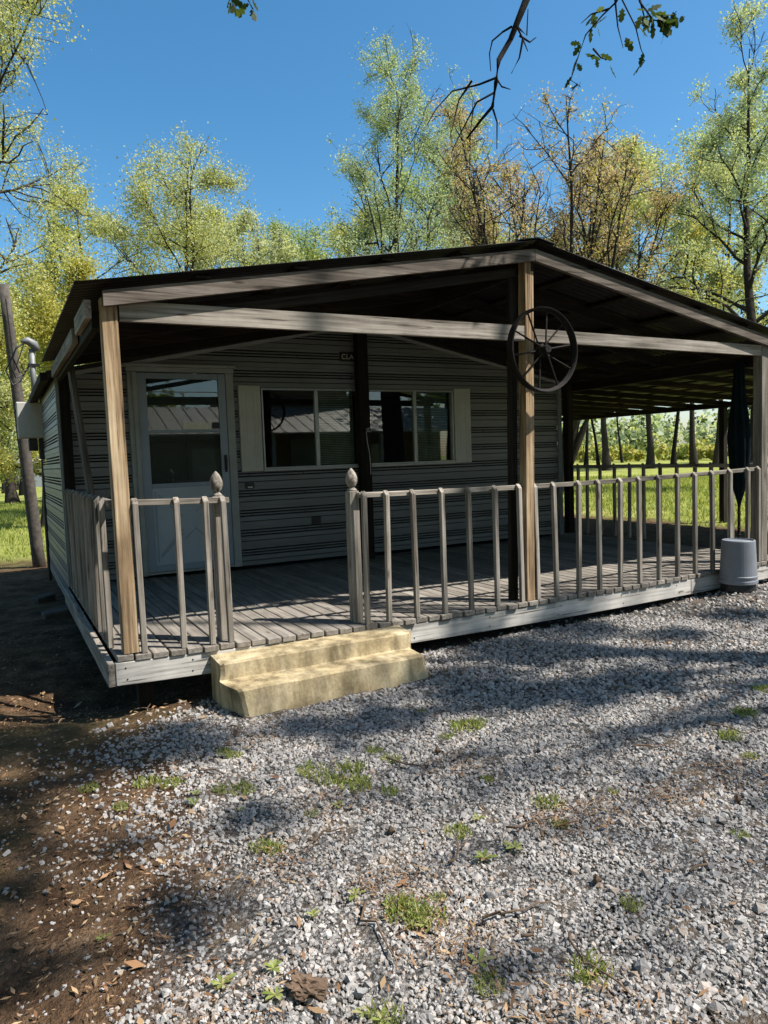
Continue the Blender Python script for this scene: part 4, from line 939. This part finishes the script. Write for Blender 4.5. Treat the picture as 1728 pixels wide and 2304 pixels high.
# ------------------------------------------------------------------ leaf litter, grass
def litter(name, label, n, reg, size, mk, seed):
    rng = np.random.default_rng(seed); x = rng.uniform(reg[0], reg[1], n); y = rng.uniform(reg[2], reg[3], n)
    xb = .55+.38*y+.25*np.sin(y*2.3); k = (rng.random(n) < np.clip(.06+1/(1+np.exp((x-xb)/.15)), 0, 1)) & ~inside_steps(x, y); x, y = x[k], y[k]
    C = np.stack([x, y, gz(x, y)+.012+rng.uniform(0, .012, len(x))], 1); n = len(C); a = rng.uniform(0, 6.28, n); s = size*rng.lognormal(0, .4, n)
    u = np.stack([np.cos(a), np.sin(a), rng.normal(0, .25, n)], 1)*s[:, None]; v = np.stack([-np.sin(a), np.cos(a), rng.normal(0, .25, n)], 1)*(s*rng.uniform(.12, .5, n))[:, None]
    V = np.stack([C-u, C-v, C+u, C+v], 1).reshape(-1, 3); o = obj(name, np_mesh(name, V, np.arange(4*n).reshape(n, 4), MLF[mk])); tag(o, label, 'litter', kind='stuff')
litter('leaf_litter', 'brown dead leaves and straw strewn over the dirt left of the drive', 34000, (-3, 4.5, -4, 2.6), .0095, 'dead', 4)
def patches(name, label, spots, n, size, mk, seed):
    rng = np.random.default_rng(seed); q = np.array([list(at(px, py, z=-.285)[:2])+[r] for px, py, r in spots]); i = rng.integers(0, len(q), n)
    x = q[i, 0]+rng.normal(0, 1, n)*q[i, 2]; y = q[i, 1]+rng.normal(0, 1, n)*q[i, 2]; k = ~inside_steps(x, y) & (y < -.02); x, y = x[k], y[k]; n = len(x)
    C = np.stack([x, y, gz(x, y)+.010+rng.uniform(0, .012, n)], 1); a = rng.uniform(0, 6.28, n); s = size*rng.lognormal(0, .5, n)
    u = np.stack([np.cos(a), np.sin(a), rng.normal(0, .25, n)], 1)*s[:, None]; v = np.stack([-np.sin(a), np.cos(a), rng.normal(0, .25, n)], 1)*(s*rng.uniform(.06, .3, n))[:, None]
    o = obj(name, np_mesh(name, np.stack([C-u, C-v, C+u, C+v], 1).reshape(-1, 3), np.arange(4*n).reshape(n, 4), MLF[mk])); tag(o, label, 'litter', kind='stuff')
patches('straw_litter', 'rusty brown pine straw and chips caught in patches among the stones', [(920, 1960, .10), (1000, 2090, .10), (1060, 2130, .08), (880, 2000, .08), (1340, 1830, .08), (1500, 1800, .06), (1250, 1860, .07), (640, 1930, .08), (1430, 2290, .12), (1010, 1460, .07), (1590, 1375, .2), (300, 2060, .2), (100, 1850, .25), (560, 1650, .12), (1660, 1750, .1), (740, 1800, .1), (480, 2230, .12), (1200, 2290, .1), (1040, 1720, .08), (1480, 1460, .12)], 9000, .0062, 'dead', 9)
def blades(rng, x, y, h, wdt):
    n = len(x); z = gz(x, y)-.005; a = rng.uniform(0, 6.28, n); l = rng.normal(0, .4, (n, 2))*h[:, None]
    p = np.stack([x, y, z], 1); s = np.stack([np.cos(a), np.sin(a), np.zeros(n)], 1)*wdt[:, None]; t = p+np.stack([l[:, 0], l[:, 1], h], 1)
    return np.stack([p-s, p+s, t], 1).reshape(-1, 3), np.arange(3*n).reshape(n, 3)
grng = np.random.default_rng(12)
n = 60000; d = np.sqrt(grng.uniform(9**2, 34**2, n)); a = _y+np.where(grng.random(n) < .7, grng.uniform(.12, .62, n), grng.uniform(-.62, -.38, n)); x, y = CAM[0]+d*np.sin(a), CAM[1]+d*np.cos(a)
k = ((x > 9.8+grng.normal(0, .5, n)) | (y > 8.6+grng.normal(0, .6, n))); x, y, d = x[k], y[k], d[k]
V, F = blades(grng, x, y, grng.uniform(.03, .08, len(x))*(1+d/40), .004+d*.0006)
tag(obj('lawn_grass', np_mesh('lawn_grass', V, F, MLF['grass'])), 'short sunlit grass of the lawn beyond the carport and the pole', 'grass', kind='stuff')
# weeds growing through the gravel
def tuft(rng, r, n, h):
    a = rng.uniform(0, 6.28, n); q = np.sqrt(rng.random(n))*r; x, y = q*np.cos(a), q*np.sin(a); b = rng.uniform(0, 6.28, n); hh = h*rng.uniform(.35, 1, n); l = rng.normal(0, .5, (n, 2))*hh[:, None]; wdt = .0028*rng.uniform(.7, 1.6, n)
    p = np.stack([x, y, np.full(n, -.004)], 1); s = np.stack([np.cos(b), np.sin(b), 0*b], 1)*wdt[:, None]; t = p+np.stack([l[:, 0], l[:, 1], hh], 1); m_ = (p+t)/2+np.array([0, 0, .004])
    V = np.stack([p-s, p+s, m_+s*.9, t, m_-s*.9], 1).reshape(-1, 3); return V, np.arange(5*n).reshape(n, 5)
def rosette(rng, r):
    V = []; F = []; nl = rng.integers(6, 10)
    for i in range(nl):
        a = i*GA+rng.normal(0, .2); L = r*rng.uniform(.6, 1.1); e = rng.uniform(.25, .9); d = np.array([math.cos(a), math.sin(a), 0]); s = np.array([-math.sin(a), math.cos(a), 0])
        k = len(V); prof_ = [(0, .10), (.3, .55), (.6, .9), (.85, .6), (1.0, .02)]
        for u, w_ in prof_:
            c = d*L*u+np.array([0, 0, L*(e*u-.55*e*u*u)]); V += [c-s*w_*L*.2+np.array([0, 0, .05*L*w_]), c, c+s*w_*L*.2+np.array([0, 0, .05*L*w_])]
        for j in range(4): F += [(k+3*j, k+3*j+1, k+3*j+4, k+3*j+3), (k+3*j+1, k+3*j+2, k+3*j+5, k+3*j+4)]
    return np.array(V), np.array(F)
LMK = [((1.1, -.6), 'in front of the concrete steps'), ((5.0, -.4), 'near the upturned bucket'), (tuple(at(685, 2205, z=-.27)[:2]), 'beside the chunk of bark'), (tuple(at(1343, 1976, z=-.27)[:2]), 'near the spiky seed ball'), ((-.2, -.6), 'at the edge of the dirt by the porch corner'), (tuple(at(1330, 2170, z=-.27)[:2]), 'beside the longest twig'), ((3.2, -.6), 'on the drive below the wagon wheel'), (tuple(at(200, 1950, z=-.27)[:2]), 'where stones thin out into dirt')]
def near(p, big, words):
    j = min(range(len(LMK)), key=lambda q: math.hypot(p[0]-LMK[q][0][0], p[1]-LMK[q][0][1])); return '%s %s growing %s' % (words[1 if big else 2], words[0], LMK[j][1])
wr = np.random.default_rng(55)
TM = [np_mesh('tuft', *tuft(wr, .075, 110, .04), MLF['weed']) for _ in range(4)]; RMS = [np_mesh('rosette', *rosette(wr, .042), MLF['weed'], True) for _ in range(4)]
TU = [(505, 1690, .7), (525, 1700, .7), (705, 1735, 1.2), (790, 1730, 1.1), (740, 1755, 1.0), (800, 1765, 1.3), (330, 1758, .9), (385, 1762, .9), (545, 1778, 1.0), (500, 1780, .7), (880, 1708, .8), (880, 1778, .7), (1045, 1640, 1.4), (1075, 1630, .9), (1005, 1660, .6), (1235, 1815, 1.0), (1030, 1865, .9), (1095, 1760, .5), (1720, 1565, 1.0), (1675, 1618, 1.1), (1640, 1672, 1.0), (270, 1810, .6), (200, 1770, .7), (920, 2045, 1.3), (960, 2060, 1.0), (900, 2030, .9), (1100, 2215, .7), (1330, 2190, 1.0), (870, 2280, .8), (1420, 2040, .6), (1665, 1885, .5), (620, 1905, .7), (590, 1900, .8), (1260, 1860, .6), (700, 1830, .5), (985, 2010, .5), (1690, 1715, .6), (1380, 1790, .4), (950, 1600, .4), (840, 1690, .7)]
for k, (px, py, s) in enumerate(TU):
    p = at(px, py, z=-.285); z = float(gz(p[0], p[1])); o = obj('grass_tuft', TM[k % 4], None, None, (p[0], p[1], z+.008), (0, 0, wr.uniform(0, 6))); o.scale = (s*.8, s*.8, s*.8)
    tag(o, near(p, s > .85, ('green grass tuft', 'thick', 'sparse')), 'weed', 'grass tufts in the gravel')
RO = [(1090, 1925, 1.1), (1158, 1905, 1.1), (800, 2008, 1.0), (1078, 2168, 1.1), (500, 2205, .9), (620, 2230, .9), (1075, 1840, .8), (275, 1820, .7), (435, 1808, .8), (440, 1790, .7), (760, 1812, .9), (540, 1822, .6), (230, 2105, .6), (955, 2075, .8), (860, 2290, .9), (815, 2270, .7), (615, 2170, .8), (705, 2050, .6)]
for k, (px, py, s) in enumerate(RO):
    p = at(px, py, z=-.285); z = float(gz(p[0], p[1])); o = obj('broadleaf_weed', RMS[k % 4], None, None, (p[0], p[1], z+.010), (0, 0, wr.uniform(0, 6))); o.scale = (s, s, s)
    tag(o, near(p, s > .85, ('broad leaved green weed', 'larger', 'tiny')), 'weed', 'broad leaved weeds in the gravel')
# twigs, gumballs and a chunk of bark on the drive
TW = [((868, 1705), (1015, 1750)), ((1140, 1860), (1270, 1840)), ((690, 1880), (775, 1850)), ((1250, 2090), (1420, 2240)), ((1090, 2060), (1240, 2030)), ((1420, 1690), (1530, 1695)), ((820, 2030), (900, 2170)), ((1010, 1930), (1060, 1870)), ((440, 1720), (505, 1748)), ((1590, 1640), (1700, 1665)), ((430, 2020), (520, 1900)), ((1180, 2110), (1215, 2060)), ((1560, 1975), (1600, 1915)), ((300, 1520+60), (345, 1590))]
TWL = ['twig_a']
for k, (a, b) in enumerate(TW):
    p0, p1 = at(*a, z=-.27), at(*b, z=-.27); L = np.linalg.norm(p1-p0); rngk = np.random.default_rng(k)
    if L > .55: p1 = p0+(p1-p0)*.55/L
    pts = [p0+(p1-p0)*t+np.array([rngk.normal(0, .012), rngk.normal(0, .012), 0]) for t in np.linspace(0, 1, 7)]; pts = [np.array([q[0], q[1], float(gz(q[0], q[1]))+.018+rngk.uniform(0, .006)]) for q in pts]
    m = MB(); m.tube(pts, [.0045-.0004*i for i in range(7)], 6)
    if k % 2: m.tube([pts[3], pts[3]+np.array([.03, .05, .012])], [.003, .0015], 5)
    tag(m.build('twig', MTWIG, None, pts[0], True), ('forked' if k % 2 else 'thin straight')+' dry brown twig '+LMK[min(range(len(LMK)), key=lambda q: math.hypot(p0[0]-LMK[q][0][0], p0[1]-LMK[q][0][1]))][1], 'twig', 'twigs on the drive')
for px, py in ((1343, 1976), (1660, 1803), (985, 1690), (880, 1860)):
    p = at(px, py, z=-.27); V = IV*.017; bm = bmesh.new(); bmesh.ops.create_icosphere(bm, subdivisions=2, radius=.013)
    for i, v in enumerate(bm.verts): v.co = v.co*(1.25 if i % 2 else .82)
    me = bpy.data.meshes.new('gumball'); bm.to_mesh(me); bm.free()
    tag(obj('gumball', me, MTWIG, None, (p[0], p[1], float(gz(p[0], p[1]))+.02)), 'spiky brown seed ball lying on the gravel', 'seed ball', 'seed balls on the gravel')
p = at(685, 2205, z=-.27); bm = bmesh.new(); bmesh.ops.create_icosphere(bm, subdivisions=4, radius=1)
from mathutils import noise as mno
for v in bm.verts: v.co = Vector((v.co.x*.052, v.co.y*.030, v.co.z*.022))*(1+.55*mno.noise(v.co*1.7)+.35*mno.noise(v.co*5)+.22*mno.noise(v.co*13))
me = bpy.data.meshes.new('bark_chunk'); bm.to_mesh(me); bm.free()
tag(obj('bark_chunk', me, MTWIG, None, (p[0], p[1], float(gz(p[0], p[1]))+.02), (0, 0, 2.3)), 'dark mossy chunk of rotten bark lying on the gravel', 'bark')
# dead leaf clusters by the steps
